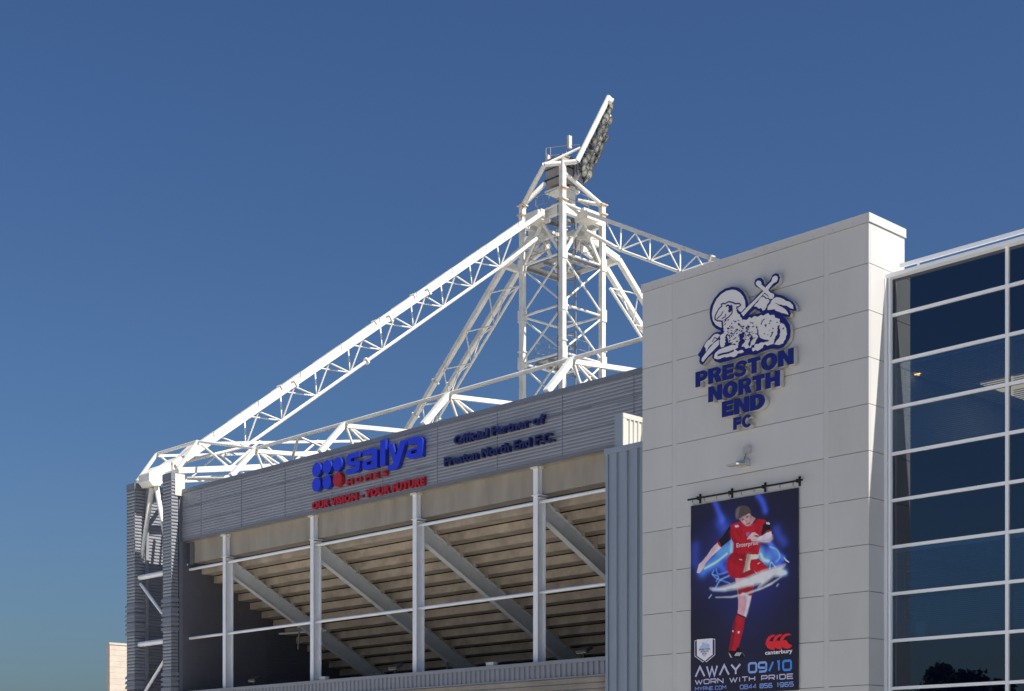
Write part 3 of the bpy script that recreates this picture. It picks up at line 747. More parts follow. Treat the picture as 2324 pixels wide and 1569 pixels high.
for grp, ca_, cb_, mm in (('0844', 1050, 1335, 'mid'), ('856', 1400, 1612, 'sky'), ('1965', 1690, 1975, 'sky')):
    mb = MB(); stroke_text(mb, grp, x0 + (ca_ - 1050) / 925 * (x1 - x0), x0 + (cb_ - 1050) / 925 * (x1 - x0), z0, z1, YT, .024); bn.part('printed_text', mb, MP[mm])
x0, x1, z0, z1 = box_of(1485, 728, 1485, 655, 1960, 690)
bn.part('printed_text', merge(fit_letters('canterbury', x0, x1, z0, z0 + (z1 - z0) * 1.0, YT, 0, bold=.025, cap='b')), MP['white'])
a, b = pY(*cwz(565, 706), YT), pY(*cwz(850, 682), YT); c = pY(*cwz(565, 652), YT)
bn.part('printed_text', merge(fit_letters('Enterprise', a.x, b.x, a.z - .01, c.z - .01, YT, 0, bold=.006)), MP['white'])
# three interlocking C shapes
mb = MB()
for k in range(3):
    sx = 122 * k; sy = -10 * k
    up_ = [(1490,560),(1500,480),(1540,410),(1600,378),(1660,372),(1700,400),(1640,405),(1590,430),(1560,480),(1545,515)]
    lo_ = [(1500,545),(1545,500),(1585,485),(1620,500),(1650,550),(1715,580),(1690,620),(1630,640),(1570,630),(1520,600)]
    if k < 2: up_[5:6] = [(1650, 392)]; lo_[4:7] = [(1640, 560), (1650, 600), (1660, 625)]
    for j, l in enumerate((up_, lo_)):
        mb.add([pY(*cq(x + sx, y + sy), YT) + Vector((0, -.0006 * (k * 2 + j), 0)) for x, y in l], [tuple(range(len(l)))])
bn.part('printed_logo', mb, MP['red'])
mb = MB()
sh = [(292,460),(570,437),(570,720),(432,835),(295,745)]
mb.prism([[pY(*cq(*p), YT) for p in sh]], (0, 0, 0), 0)
for l in ([(285,480),(258,484),(258,748),(400,852),(412,838)], [(577,455),(608,452),(608,722),(460,850),(445,838)]):
    ribbon(mb, [tuple(pY(*cq(*p), YT)) for p in l], .018, 0, y=YT - .001)
for l in ([(275,500),(275,745),(400,838)], [(592,470),(592,718),(462,835)]):
    ribbon(mb, [tuple(pY(*cq(*p), YT)) for p in l], .045, 1, y=YT - .0005)
lamb = [(340,610),(360,570),(390,550),(380,520),(400,500),(430,530),(500,530),(520,560),(515,600),(440,605)]
mb.prism([[pY(*cq(*p), YT) - Vector((0, .0015, 0)) for p in lamb]], (0, 0, 0), 2)
ribbon(mb, [tuple(pY(*cq(*p), YT)) for p in [(400,560),(470,490),(500,460)]], .012, 2, y=YT - .002)
for t, q in (('PRESTON', (333, 655, 620, 525)), ('NORTH', (362, 690, 660, 498)), ('END', (388, 724, 698, 470)), ('FC', (408, 755, 738, 445))):
    p0, p1, p2 = pY(*cq(q[0], q[1]), YT), pY(*cq(q[0], q[2]), YT), pY(*cq(q[3], q[1] - 14), YT)
    for l in fit_letters(t, p0.x, p2.x, p0.z, p1.z, YT - .003, 0, bold=.03):
        mb.add(l.v, l.f, 3)
bn.part('printed_badge', mb, [MP['white'], MP['navy'], MP['pale'], MP['navy']])
# rail
rl = Thing('banner_rail', 'thin black pole on four brackets above the banner on the white tower', 'rail', ((BX0 + BX1) / 2, TY, BZ1))
YR = TY - 0.12
ra, rb = pY(*cb(55, 234), YR), pY(*cb(855, 93), YR); rb.z = ra.z = (ra.z + rb.z) / 2
mb = MB(); mb.tube(ra, rb, 0.027, 10); rl.part('pole', mb, M['black'])
for x, y in ((125, 230), (348, 190), (580, 150), (820, 108)):
    q = pY(*cb(x, y), YR)
    mb = MB(); mb.box(q.x - .022, q.x + .022, YR - .04, TY - .02, ra.z - .045, ra.z + .045); mb.box(q.x - .03, q.x + .03, TY - .03, TY - .001, ra.z - .13, ra.z + .13)
    rl.part('bracket', mb, M['black'])
for k in range(9):
    x = BX0 + .12 + k * (BX1 - BX0 - .24) / 8
    mb = MB(); mb.box(x - .012, x + .012, YR - .012, YR + .012, ra.z - .10, ra.z - .02); mb.tube((x, YR, ra.z - .1), (x + .02, YB, BZ1 + .01), .006, 5)
    rl.part('hook', mb, M['galv'])

# ------------------------------------------------------------------ blue glazed building
GY = 34.06
gb = Thing('glass_building', 'dark blue glazed office block with white window frames at the right', 'building', (-12, 40, 0))
GX1 = 6.0
ZT = [14.74, 13.74, 12.545, 11.345, 10.15, 8.945, 7.74, 6.525, 5.31, 4.08, 2.88, 1.68, 0.3]
mull = [-21.525, -18.26, -15.02, -11.78, -8.54, -5.30, -2.06, 1.18, 4.42]
vis = {2, 3, 6, 7, 10, 11}
for x in mull:
    mb = MB(); mb.box(x - .04, x + .04, GY, GY + .13, 0, 14.74); gb.part('mullion', mb, M['frame'])
for z in ZT[1:]:
    mb = MB()
    for a, b in zip(mull[:-1], mull[1:]): mb.box(a + .04, b - .04, GY + .006, GY + .12, z - .04, z + .04)
    gb.part('transom', mb, M['frame'])
for i in range(len(ZT) - 1):
    for a, b in zip(mull[:-1], mull[1:]):
        mb = MB(); mb.box(a + .04, b - .04, GY + .06, GY + .08, ZT[i + 1] + .04, ZT[i] - .04)
        gb.part('window_pane' if i in vis else 'spandrel_pane', mb, M['vision'] if i in vis else M['spandrel'])
mb = MB(); mb.box(TX1 + 0.001, mull[0] - .041, GY + .02, GY + .3, 0, 14.7); gb.part('jamb', mb, M['frame_g'])
mb = MB(); mb.tube((TX1 + .055, GY - .05, 0), (TX1 + .055, GY - .05, 14.7), .04, 10); mb.box(TX1 + .002, TX1 + .03, GY - .21, GY - .1, 0, 14.68); mb.box(TX1, TX1 + .11, GY - .1, GY, 9.9, 9.93); mb.box(TX1, TX1 + .11, GY - .1, GY, 6.55, 6.58); gb.part('downpipe', mb, M['frame'])
mb = MB(); mb.box(TX1 + .0, GX1, GY - .15, GY + .14, 14.685, 14.785); gb.part('gutter', mb, M['frame'])
mb = MB(); mb.box(TX1 + .3, GX1, GY + .04, GY + .10, 14.935, 15.035)
for k in range(8): mb.box(TX1 + .8 + k * 3.2, TX1 + .85 + k * 3.2, GY + .05, GY + .09, 14.85, 14.935)
gb.part('roof_rail', mb, M['frame'])
mb = MB(); mb.box(TX1, GX1, GY + .15, GY + 12, 14.45, 14.84); gb.part('roof', mb, M['frame_g'])
mb = MB(); mb.box(TX1 + .0, GX1, GY + 11, GY + 11.3, 0, 14.45); mb.box(GX1 - .3, GX1, GY + .15, GY + 11, 0, 14.45); mb.box(TX1 - .1, TX1, TYB + .05, GY + 11, 0, 14.45); gb.part('wall', mb, M['room'])
for (i0, i1) in ((2, 4), (6, 8), (10, 12)):
    zc, zf = ZT[i0] - .12, ZT[i1] + .1
    mb = MB(); mb.box(TX1 + .05, GX1 - .3, GY + .25, GY + 11, zc, zc + .1); gb.part('ceiling', mb, M['ceil'])
    mb = MB(); mb.box(TX1 + .05, GX1 - .3, GY + .25, GY + 11, zf - .3, zf - .15); gb.part('storey_floor', mb, M['room'])
    for a, b in zip(mull[:4], mull[1:5]):
        for za, zb in ((ZT[i0] - .06, ZT[i0 + 1] + .06), (ZT[i0 + 1] - .06, ZT[i1] + .06)):
            mb = MB(); n = int((za - zb) / .05)
            for k in range(n): mb.box(a + .07, b - .07, GY + .2, GY + .222, zb + k * .05, zb + k * .05 + .014)
            for t in (.2, .5, .8): mb.box(a + (b - a) * t - .004, a + (b - a) * t + .004, GY + .19, GY + .193, zb, za)
            gb.part('blind', mb, M['blind'])
cr1 = crop(3100, 780, 740 / 1290)
for x, y, lab in ((593, 1085, 'small lit round ceiling light behind the upper clear window, left of the other'), (705, 1387, 'small lit round ceiling light deeper in the room, seen through the second clear window')):
    q = pZ(*cr1(x, y), ZT[2] - .125)
    if q.y > GY + 10.5: q = Vector((q.x, GY + 9, ZT[2] - .125))
    mb = MB(); mb.tube((q.x, q.y, q.z - .03), (q.x, q.y, q.z), .075, 14)
    tag(link('ceiling_light', mb, M['down']), lab, 'ceiling light', 'lit ceiling lights in the office')
mb = MB()
q0, q1 = pZ(*cr1(1035, 1140), ZT[2] - .13), pZ(*cr1(1290, 1250), ZT[2] - .13)
mb.box(min(q0.x, q1.x), max(q0.x, q1.x) + 2.5, min(q0.y, q1.y), max(q0.y, q1.y), ZT[2] - .16, ZT[2] - .125)
tag(link('ceiling_panel', mb, M['strip']), 'warm lit ceiling panel seen through the clear windows at the right edge', 'ceiling light')
mb = MB(); q = pY(2090, 1427, GY + .3); mb.box(q.x - .14, q.x + .14, GY + .28, GY + .30, ZT[8] + .06, ZT[8] + .46)
tag(link('paper_notice', mb, M['sign_w']), 'pale rectangular card standing at the foot of the lower clear window', 'card')

# ------------------------------------------------------------------ stadium stand
FY = 36.1
SX0, SX1 = -59.4, -28.6
st = Thing('stadium_stand', 'grey stadium stand with ribbed fascia, white columns and stepped concrete underside', 'stadium stand', (-45, 40, 0))
FZ0, FZ1 = 12.53, 14.86
mb = MB()
mb.sheet((SX0, FY, FZ0 + .06), (1, 0, 0), SX1 - SX0, (0, 0, 1), FZ1 - .17 - FZ0 - .06, (0, -1, 0),   .12, .012, .62, .24)
for z in (13.27, 14.02): mb.box(SX0, SX1, FY - .024, FY, z, z + .03, 1)
for k in range(10):
    x = SX0 + 1.6 + k * 3.2
    mb.box(x - .006, x + .006, FY - .0205, FY - .001, FZ0 + .06, FZ1 - .18, 1)
mb.box(SX0, SX1, FY + .002, FY + .2, FZ0 + .03, FZ1 - .05)
r = random.Random(3)
for k in range(26):
    x = r.uniform(SX0, SX1 - 2); z = FZ0 + .1 + .098 * r.randrange(1, 20)
    mb.box(x, x + r.uniform(.3, 1.1), FY - .0206, FY, z, z + .012, 1)
fascia = st.part('fascia', mb, [M['clad'], M['clad_d']])
mb = MB(); mb.box(SX0 - .02, SX1, FY - .045, FY + .28, FZ1 - .16, FZ1)
for k in range(11): mb.box(SX0 + 2.0 + k * 2.95, SX0 + 2.02 + k * 2.95, FY - .05, FY + .28, FZ1 - .165, FZ1 + .004)
st.part('fascia_cap', mb, M['clad_d'], parent=fascia)
mb = MB(); mb.box(SX0, SX1, FY - .05, FY + .4, FZ0 - .02, FZ0 + .055); st.part('fascia_drip', mb, M['clad_d'], parent=fascia)
mb = MB(); mb.box(SX0 + .36, SX1, 36.52, 37.12, 11.57, FZ0 - .02); mb.box(SX0 + .55, SX1, 36.9, 37.12, FZ0 - .02, FZ1 - .4); mb.box(SX0 + .01, SX1, 36.305, 36.518, FZ0 - .028, FZ0 - .022); mb.box(SX0 + .02, SX0 + .355, 36.56, 37.1, 11.6, FZ0 - .03, 1)  # includes a thin plate added behind the fascia to stop a sun leak
st.part('ring_beam', mb, [M['conc_b'], M['clad_wall']])
colx = [pY(x, 1300, 36.3).x + .11 for x in (505.5, 704, 936.5, 1210)]
colx += [colx[-1] + 6.4]
for i, x in enumerate(colx):
    mb = MB()
    mb.box(x - .11, x + .11, 36.30, 36.325, 0, FZ0 - .06)
    mb.box(x - .11, x + .11, 36.675, 36.70, 0, 11.5); mb.box(x - .11, x + .11, 36.49, 36.515, 11.5, FZ0 - .06)
    mb.box(x - .008, x + .008, 36.325, 36.675, 0, 11.5); mb.box(x - .008, x + .008, 36.325, 36.49, 11.5, FZ0 - .06)
    c_ = st.part('column', mb, M['steel_col'])
    mb = MB(); mb.box(x - .17, x + .17, 36.22, 36.30, FZ0 - .10, FZ0 - .035); mb.box(x - .10, x + .24, 36.33, 36.5, FZ0 - .10, FZ0 - .035)
    st.part('cap_plate', mb, M['steel'], parent=c_)
    mb = MB(); mb.box(x - .16, x + .22, 36.26, 36.7, 11.5, 11.53); mb.box(x + .01, x + .2, 36.33, 36.67, 11.40, 11.43)
    st.part('stiffener', mb, M['steel_col'], parent=c_)
for z in (11.30, 8.19):
    xs = [SX0 + .02] + colx
    for a, b in zip(xs[:-1], xs[1:]):
        mb = MB(); mb.tube((a + (0 if a == xs[0] else .012), 36.5, z), (b - .012, 36.5, z), .062, 12)
        st.part('tie_tube', mb, M['steel_col'])
mb = MB(); a = pX(424.4, 1281.7, SX0 + .02); b = pZ(505, 1309, a.z); mb.tube(a, a + (b - a) * 1.35, .045, 10); st.part('tie_tube', mb, M['steel_col'])
mb = MB(); a = pX(*crop(380, 1950, 800 / 1955)(1632, 1045), SX0 + .1); mb.tube(a, (a.x + 3.2, a.y + .35, a.z - .05), .05, 10); st.part('tie_tube', mb, M['steel_col'])
# stepped terrace
RI, GO, Y0, Z0S = .352, .652, 37.2, 11.62
NS = 22
xs = [SX0 + .02] + [x + .34 for x in colx[:-1]] + [SX1 + 7]
for i in range(NS):
    y = Y0 + GO * i; z = Z0S - RI * i
    mb = MB()
    for a, b in zip(xs[:-1], xs[1:]):
        prof = [(y - .1, z - RI - .12), (y + GO - .1, z - RI - .12), (y + GO - .1, z - RI - .02), (y, z - RI - .02), (y, z - .165), (y - .1, z - .165)]
        n = len(prof); aa, bb = a + .008, b - .008
        V = [(aa, p, q) for p, q in prof] + [(bb, p, q) for p, q in prof]
        F = [(j, (j + 1) % n, n + (j + 1) % n, n + j) for j in range(n)] + [(3, 2, 1, 0), (5, 4, 3, 0), (n, n + 1, n + 2, n + 3), (n, n + 3, n + 4, n + 5)]
        mb.add(V, F)
    st.part('terrace_step', mb, M['conc'])
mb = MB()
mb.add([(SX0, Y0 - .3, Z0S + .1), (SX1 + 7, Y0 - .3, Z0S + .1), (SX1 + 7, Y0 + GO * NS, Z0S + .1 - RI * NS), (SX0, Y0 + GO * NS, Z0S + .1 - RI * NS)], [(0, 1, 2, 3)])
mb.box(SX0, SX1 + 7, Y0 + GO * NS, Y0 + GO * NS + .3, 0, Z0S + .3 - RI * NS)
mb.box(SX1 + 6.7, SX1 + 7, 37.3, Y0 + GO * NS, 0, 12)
st.part('concourse_light_block', mb, M['black'])  # sloped sheet added over the steps to block light; walls blackened for shade
mb = MB(); mb.box(SX0, SX1 + 6.69, 36.3, Y0 + GO * NS - .01, 4.9, 5.0); st.part('concourse_floor', mb, M['conc_b'])
sl = -.352 / .652
for x in colx:
    mb = MB()
    yA, yB = 36.71, 49.5
    zt = lambda y: 11.66 + sl * (y - 36.2)
    dz = .70; L = math.hypot(1, sl)
    def slab(x0, x1, o0, o1):
        v = [(xx, yy, zt(yy) - o) for xx in (x0, x1) for yy in (yA, yB) for o in (o0, o1)]
        mb.add(v, [(0, 1, 3, 2), (4, 6, 7, 5), (0, 4, 5, 1), (2, 3, 7, 6), (0, 2, 6, 4), (1, 5, 7, 3)])
    slab(x - .13, x + .13, 0, .03); slab(x - .13, x + .13, dz - .03, dz); slab(x - .010, x + .010, .03, dz - .03)
    rk = st.part('raker_beam', mb, M['raker'])
    for i in range(NS - 4):
        mb = MB(); y = Y0 + GO * i; z = Z0S - RI * (i + 1) - .12
        mb.box(x + .135, x + .30, y - .05, y + .06, z - .10, z - .004)
        st.part('seating_bracket', mb, M['conc'], parent=rk)
for x in (colx[0], colx[1]):
    mb = MB(); y = 40.3 if x == colx[0] else 43.6
    mb.tube((x, y, zt(y) - dz), (x - .25, y + .1, zt(y) - dz - 1.0), .035, 8); st.part('hanger', mb, M['galv'])
# end wall
mb = MB()
mb.sheet((SX0, 36.15, 0), (0, 1, 0), 16, (0, 0, 1), 12.5, (1, 0, 0), .098, .022, .5, .16)
mb.box(SX0 - .25, SX0 - .002, 36.15, 52.2, 0, 12.5)
st.part('end_wall', mb, M['clad_wall'])
mb = MB(); mb.box(SX0 - .55, SX0 + .02, 35.98, 36.12, 0, FZ0 - .02); mb.box(SX0 - .35, SX0 + .012, 35.93, 35.98, 0, 14.4); mb.box(SX0 - .15, SX0 + .0, 36.02, 36.2, FZ0, 14.86)
mb.box(SX0 + .25, SX0 + .35, 36.35, 36.5, 11.5, 12.46)
st.part('corner_flashing', mb, M['clad_d'])
# parapet below the opening
mb = MB()
mb.box(SX0 + .05, SX1, 36.0, 36.25, 0, 5.2)
mb.sheet((SX0 + .05, 36.0, 5.18), (0, 0, 1), .44, (1, 0, 0), SX1 - SX0 - .05, (0, -1, 0), .25, .05, .55, .1)
mb.sheet((SX0 + .05, 35.98, 2.0), (1, 0, 0), SX1 - SX0, (0, 0, 1), 3.14, (0, -1, 0), .2, .06, .4, .2, 1)
mb.box(SX0 + .05, SX1, 36.02, 36.26, 5.15, 5.62)
par = st.part('parapet', mb, [M['clad'], M['conc_b']])
mb = MB(); mb.box(SX0 + .05, SX1, 35.90, 36.28, 5.62, 5.745); mb.box(SX0 + .05, SX1, 35.90, 36.0, 5.13, 5.18); st.part('parapet_cap', mb, M['clad'], parent=par)

# roof frames above the fascia
def roof_frame(x, apex, foot, raf_end, low_pts, webs, k=1.0):
    mb = MB(); mb.beam((x, *foot), (x, *apex), .2 * k, .22 * k, up=(1, 0, 0)); o = st.part('roof_strut', mb, M['steel'])
    mb = MB(); mb.beam((x, apex[0], apex[1] - .08), (x, *raf_end), .14 * k, .17 * k); st.part('rafter', mb, M['steel'])
    for (a, b) in webs:
        mb = MB(); mb.tube((x, *a), (x, *b), .055, 8); st.part('web_tube', mb, M['steel'])
    if low_pts:
        mb = MB(); mb.beam((x, *low_pts[0]), (x, *low_pts[1]), .18, .26); st.part('bottom_chord', mb, M['steel'])
apx = [-55.64, -49.2, -42.78, -36.3, -29.9]
for x in apx:
    ap = (37.5, 16.3)
    roof_frame(x, ap, (35.99 + .25, 14.95), (52, 17.5), ((36.3, 14.7), (52, 15.9)),
               [(ap, (38.2, 14.9)), (ap, (39.6, 15.0)), (ap, (40.6, 15.1)), ((42.5, 16.65), (40.6, 15.1)), ((42.5, 16.65), (44.6, 15.4))])
for x, rr in ((-63.9, 1), (-60.3, 1)):
    ap = (37.45, 17.38)
    tz = lambda y: 17.38 + .165 * (y - 37.45)
    bz = lambda y: 15.92 + .18 * (y - 36.4)
    w = []
    ys = [37.5, 39.2, 40.9, 42.6, 44.3, 46.0, 47.7, 49.4, 51.1]
    for k in range(len(ys) - 1):
        y0, y1 = ys[k], ys[k + 1]
        w.append(((y0, tz(y0)), (y1, bz(y1))) if k % 2 == 0 else ((y0, bz(y0)), (y1, tz(y1))))
    roof_frame(x, ap, (36.42, 15.95), (56, tz(56)), ((36.42, 15.9), (56, bz(56))), w, .68)
def purlin(a, b, r=.075):
    mb = MB(); mb.tube(a, b, r, 10); st.part('purlin', mb, M['steel'])
for a, b in zip(apx[:-1], apx[1:]): purlin((a, 37.5, 16.32), (b, 37.5, 16.32))
purlin((-63.9, 37.47, 17.4), (-60.3, 37.47, 17.4)); purlin((-60.3, 37.47, 17.4), (-55.64, 37.5, 16.32), .06)
purlin((-63.9, 42.6, 18.2), (-55.64, 42.6, 16.7), .05); purlin((-63.9, 36.5, 15.95), (-60.3, 36.5, 15.95), .09)
for k in range(4): purlin((apx[k], 44.6, 15.4), (apx[k + 1], 44.6, 15.4), .06)
mid = Vector(((apx[0] + apx[1]) / 2, 37.5, 16.32))
purlin(mid, mid + Vector((-1.6, .4, -1.75)), .06); purlin(mid, mid + Vector((1.2, 1.8, -.9)), .05)
purlin((-60.2, 36.9, 15.6), (-55.64, 36.9, 14.9), .08); purlin((-63, 38.5, 15.4), (-56, 38.5, 15.2), .1)

# ------------------------------------------------------------------ signs on the fascia
c4s = crop(1120, 1620, 540 / 2324)
YS = FY - .20
DV = (0, FY - YS - .02, 0)
s1 = Thing('fascia_sign', 'large blue and red raised lettering with six round discs on the grey fascia', 'sign', (-46, FY, 13))
def fS(pts): return [pY(*c4s(*p), YS) for p in pts]
for (x, y, h, rd) in ((285, 608, 114, 0), (455, 565, 114, 0), (624, 522, 114, 0), (284, 850, 113, 0), (452, 810, 112, 0), (624, 768, 117, 1)):
    c = pY(*c4s(x, y), YS); R = c.z - pY(*c4s(x, y + h), YS).z
    mb = MB(); mb.prism([[c + Vector((R * math.cos(t), 0, R * math.sin(t))) for t in [2 * math.pi * k / 36 for k in range(36)]]], DV, 0, 1)
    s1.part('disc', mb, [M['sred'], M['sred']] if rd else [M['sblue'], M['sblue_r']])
salya = [
 ([(974,320),(968,400),(850,425),(838,436),(838,474),(850,482),(955,460),(985,470),(990,520),(980,580),(960,625),(925,652),(762,686),(765,607),(905,575),(916,565),(915,548),(900,540),(795,548),(768,525),(766,450),(775,395),(810,358)], None),
 ([(1035,300),(1180,268),(1230,268),(1262,295),(1266,330),(1264,572),(1100,612),(1060,612),(1027,585),(1020,525),(1046,472),(1090,447),(1180,425),(1184,372),(1168,360),(1035,383)], [(1098,488),(1182,464),(1182,520),(1100,536)]),
 ([(1315,138),(1400,118),(1397,538),(1310,552)], None),
 ([(1438,206),(1512,184),(1570,385),(1642,146),(1737,122),(1612,540),(1585,588),(1540,606),(1440,620),(1437,546),(1500,532),(1522,514),(1530,490)], None),
 ([(1762,106),(1900,78),(1960,80),(1992,112),(1996,150),(1990,395),(1825,434),(1785,434),(1745,408),(1735,345),(1760,298),(1805,274),(1912,240),(1914,190),(1897,178),(1762,206)], [(1812,306),(1906,276),(1906,340),(1815,356)])]
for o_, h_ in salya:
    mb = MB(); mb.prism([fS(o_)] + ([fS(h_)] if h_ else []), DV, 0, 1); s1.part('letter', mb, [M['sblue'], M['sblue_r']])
YS2 = FY - .13
for ch, (xa, yt0, yb0, xb) in zip('HOMES', ((775, 748, 858, 866), (915, 714, 822, 1010), (1066, 672, 788, 1168), (1216, 640, 758, 1290), (1340, 606, 722, 1428))):
    a, b = pY(*c4s(xa, yb0), YS2), pY(*c4s(xb, yb0 - 20), YS2); zt_ = pY(*c4s(xa, yt0 + 4), YS2).z
    a.z = pY(*c4s((xa + xb) / 2, yb0 - 8), YS2).z; zt_ = pY(*c4s((xa + xb) / 2, yt0 + 6), YS2).z
    for q in fit_letters(ch, a.x, b.x, a.z, zt_, YS2, .10, bold=.05): s1.part('letter', q, [M['sred'], M['sred']])
a, b, c = pY(*c4s(208, 1246), YS2), pY(*c4s(2030, 868), YS2), pY(*c4s(208, 1124), YS2)
zb = (a.z + b.z) / 2
for q in fit_letters('OUR VISION - YOUR FUTURE', a.x, b.x, zb, zb + c.z - a.z, YS2, .10, bold=.06): s1.part('letter', q, [M['sred'], M['sred']])
c5s = crop(1640, 1530, 480 / 2324)
s2 = Thing('partner_sign', 'two lines of small raised navy lettering at the right of the grey fascia', 'sign', (-38, FY, 13))
YS3 = FY - .19
for txt, A, Cc, B, cap in (('Official Partner of', (292, 660), (292, 500), (1925, 285), 'O'), ('Preston North End F.C.', (115, 1058), (115, 900), (2105, 600), 'P')):
    a, c, b = pY(*c5s(*A), YS3), pY(*c5s(*Cc), YS3), pY(*c5s(*B), YS3)
    zb = (a.z + b.z) / 2
    for q in fit_letters(txt, a.x, b.x, zb, zb + c.z - a.z, YS3, .15, bold=.032, cap=cap): s2.part('letter', q, [M['snavy'], M['snavy']])

# ------------------------------------------------------------------ blue-grey ribbed bay beside the tower
BY = 34.9
by = Thing('cladding_bay', 'blue-grey vertically ribbed cladding bay squeezed between the stand and the white tower', 'cladding bay', (-31, BY, 0))
bx0 = pY(1376.5, 1200, BY).x; bx1 = -28.0
btop = pY(1376.5, 1021, BY).z
mb = MB(); mb.sheet((bx0 + .08, BY, 0), (0, 0, 1), btop - .12, (1, 0, 0), bx1 - bx0, (0, -1, 0), .42, .07, .24, .05)
mb.box(bx0, bx1, BY + .004, FY - .1, 0, btop - .01); mb.box(bx0, bx0 + .1, BY - .05, BY, 0, btop - .1)
by.part('ribbed_cladding', mb, M['clad_b'])
mb = MB(); mb.box(bx0 - .03, bx1, BY - .09, FY - .08, btop - .17, btop); by.part('capping', mb, M['clad_b'])
ux0, ux1 = pY(1395, 980, BY).x, pY(1413, 980, BY).x
utop = pY(1413, 937, BY).z
mb = MB(); mb.box(ux0, ux1 - .012, BY, FY - .06, btop, utop - .01); by.part('fin_wall', mb, M['clad_b'])
mb = MB()
mb.sheet((ux1 - .01, BY + .16, btop), (0, 0, 1), utop - btop - .14, (0, 1, 0), 1.0, (1, 0, 0), .2, .05, .35, .08)
mb.box(ux1 - .012, ux1 + .03, BY - .004, BY + .16, btop, utop - .15); mb.box(ux1 - .012, ux1 + .03, BY - .004, FY - .06, utop - .16, utop)
by.part('white_cladding', mb, M['white_clad'])

# ------------------------------------------------------------------ grey corner enclosure at the left end
CYF = 35.55
en = Thing('corner_enclosure', 'dark grey ribbed enclosure of two tall fins at the left end of the stand', 'clad enclosure', (-61.9, 37, 0))
f1a, f1b = pY(289.2, 1110, CYF).x, pY(306.2, 1110, CYF).x
f2a, f2b = pY(370.7, 1110, CYF).x, pY(389.2, 1110, CYF).x
f1t = pY(306, 1096.5, CYF).z; f2t = pY(389, 1072.5, CYF).z
def fin(name, x0, x1, zt, y1):
    mb = MB()
    mb.box(x0, x1, CYF, y1, 0, zt - .02)
    mb.sheet((x0 - .02, CYF, 0), (1, 0, 0), x1 - x0 + .04, (0, 0, 1), zt - .3, (0, -1, 0), .15, .022, .6, .28)
    mb.sheet((x1, CYF - .02, 0), (0, 1, 0), y1 - CYF, (0, 0, 1), zt - .3, (1, 0, 0), .15, .034, .6, .28)
    mb.sheet((x0, CYF - .02, 0), (0, 1, 0), y1 - CYF, (0, 0, 1), zt - .3, (-1, 0, 0), .15, .03, .6, .28)
    o = en.part(name, mb, M['clad'])
    mb = MB(); mb.box(x0 - .03, x1 + .035, CYF - .035, y1 + .01, zt - .3, zt); en.part('fin_cap', mb, M['clad_d'], parent=o)
    for (za, zb) in ((8.5, 10.0), (5.1, 6.7)):
        mb = MB(); n = 7; p = (zb - za) / n
        for k in range(n):
            z = za + k * p
            v = [(x, y, zz) for zz, e in ((z + .02, .085), (z + p * .62, .065), (z + p * .7, .03)) for x, y in ((x0 - e, CYF - e), (x1 + e, CYF - e), (x1 + e, y1), (x0 - e, y1))]
            mb.add(v, [(3, 2, 1, 0), (8, 9, 10, 11)] + [(4 * q + i, 4 * q + (i + 1) % 4, 4 * q + 4 + (i + 1) % 4, 4 * q + 4 + i) for q in (0, 1) for i in range(4)])
        en.part('louvre', mb, M['clad'], parent=o)
    return o
fin('fin', f1a, f1b, f1t, CYF + .5)
fin('fin', f2a, f2b, f2t, CYF + .33)
# inner side wall: its face looks +X and catches the sun
WX = f1b - .02
mb = MB()
prof = [(36.05, 15.75), (36.6, 15.7), (38.2, 14.7), (40.6, 14.3)]
mb.add([(WX - .2, y, 0) for y, z in prof] + [(WX - .2, y, z) for y, z in prof] + [(WX - .01, y, 0) for y, z in prof] + [(WX - .01, y, z) for y, z in prof],
       [(8 + i, 9 + i, 13 + i, 12 + i) for i in range(3)] + [(i + 1, i, 4 + i, 5 + i) for i in range(3)] + [(4 + i, 5 + i, 13 + i, 12 + i) for i in range(3)])
k = int(14.3 / .15)
for i in range(k + 10):
    z = i * .15
    y1 = 40.6
    if z > 14.2:
        y1 = 38.2 - (z - 14.7) * 1.6 if z > 14.7 else 38.2 + (14.7 - z) * 6
    if z + .06 > 15.68: continue
    y1 = max(36.2, y1); v = [(WX + dx, y, z + dz) for dx, dz in ((-.01, 0), (.03, .03), (.03, .075), (-.01, .115)) for y in (36.05, y1)]
    mb.add(v, [(0, 1, 3, 2), (2, 3, 5, 4), (4, 5, 7, 6), (0, 2, 4, 6), (7, 5, 3, 1)])
en.part('side_wall', mb, M['clad'])
mb = MB(); mb.box(WX + .02, WX + .14, 36.07, 36.22, 0, 15.5); mb.beam((WX + .1, 36.2, 15.6), (WX + .1, 38.2, 14.75), .08, .1); en.part('inner_post', mb, M['clad'])
mb = MB(); mb.box(f2a - .02, f2b + .0, CYF + .43, 40.6, 0, 14.6); en.part('shadow_block', mb, M['clad_wall'])  # unseen block added; its height sets the shadow edge on the side wall
mb = MB(); mb.box(f2b + .037, f2b + .06, CYF + .15, 36.2, f2t - 1.0, f2t - .02); mb.box(f2b - .3, f2b + .036, CYF + .35, 36.2, f2t - 1.0, f2t - .03); en.part('corner_panel', mb, [M['white_clad'], M['clad_d']])
ce = crop(460, 1600, 400 / 1569); c2e = crop(460, 2000, 400 / 1060)
for x, y in ((170, 443), (170, 1105)):
    a = pX(*c2e(x, y), WX + .05); mb = MB(); mb.tube(a, (f2a + .05, a.y, a.z), .12, 14); en.part('brace_tube', mb, M['steel_col'])
a = pX(*c2e(178, 505), WX + .06); b = pX(*c2e(392, 870), f2a - .03); b.y = a.y
mb = MB(); mb.tube(a, (f2a, a.y, a.z - 1.95), .075, 12); en.part('brace_tube', mb, M['steel_col'])
a = pX(*c2e(200, 1569), WX + .06); mb = MB(); mb.tube((a.x, a.y, a.z - .2), (f2a, a.y, a.z + 1.75), .075, 12); en.part('brace_tube', mb, M['steel_col'])

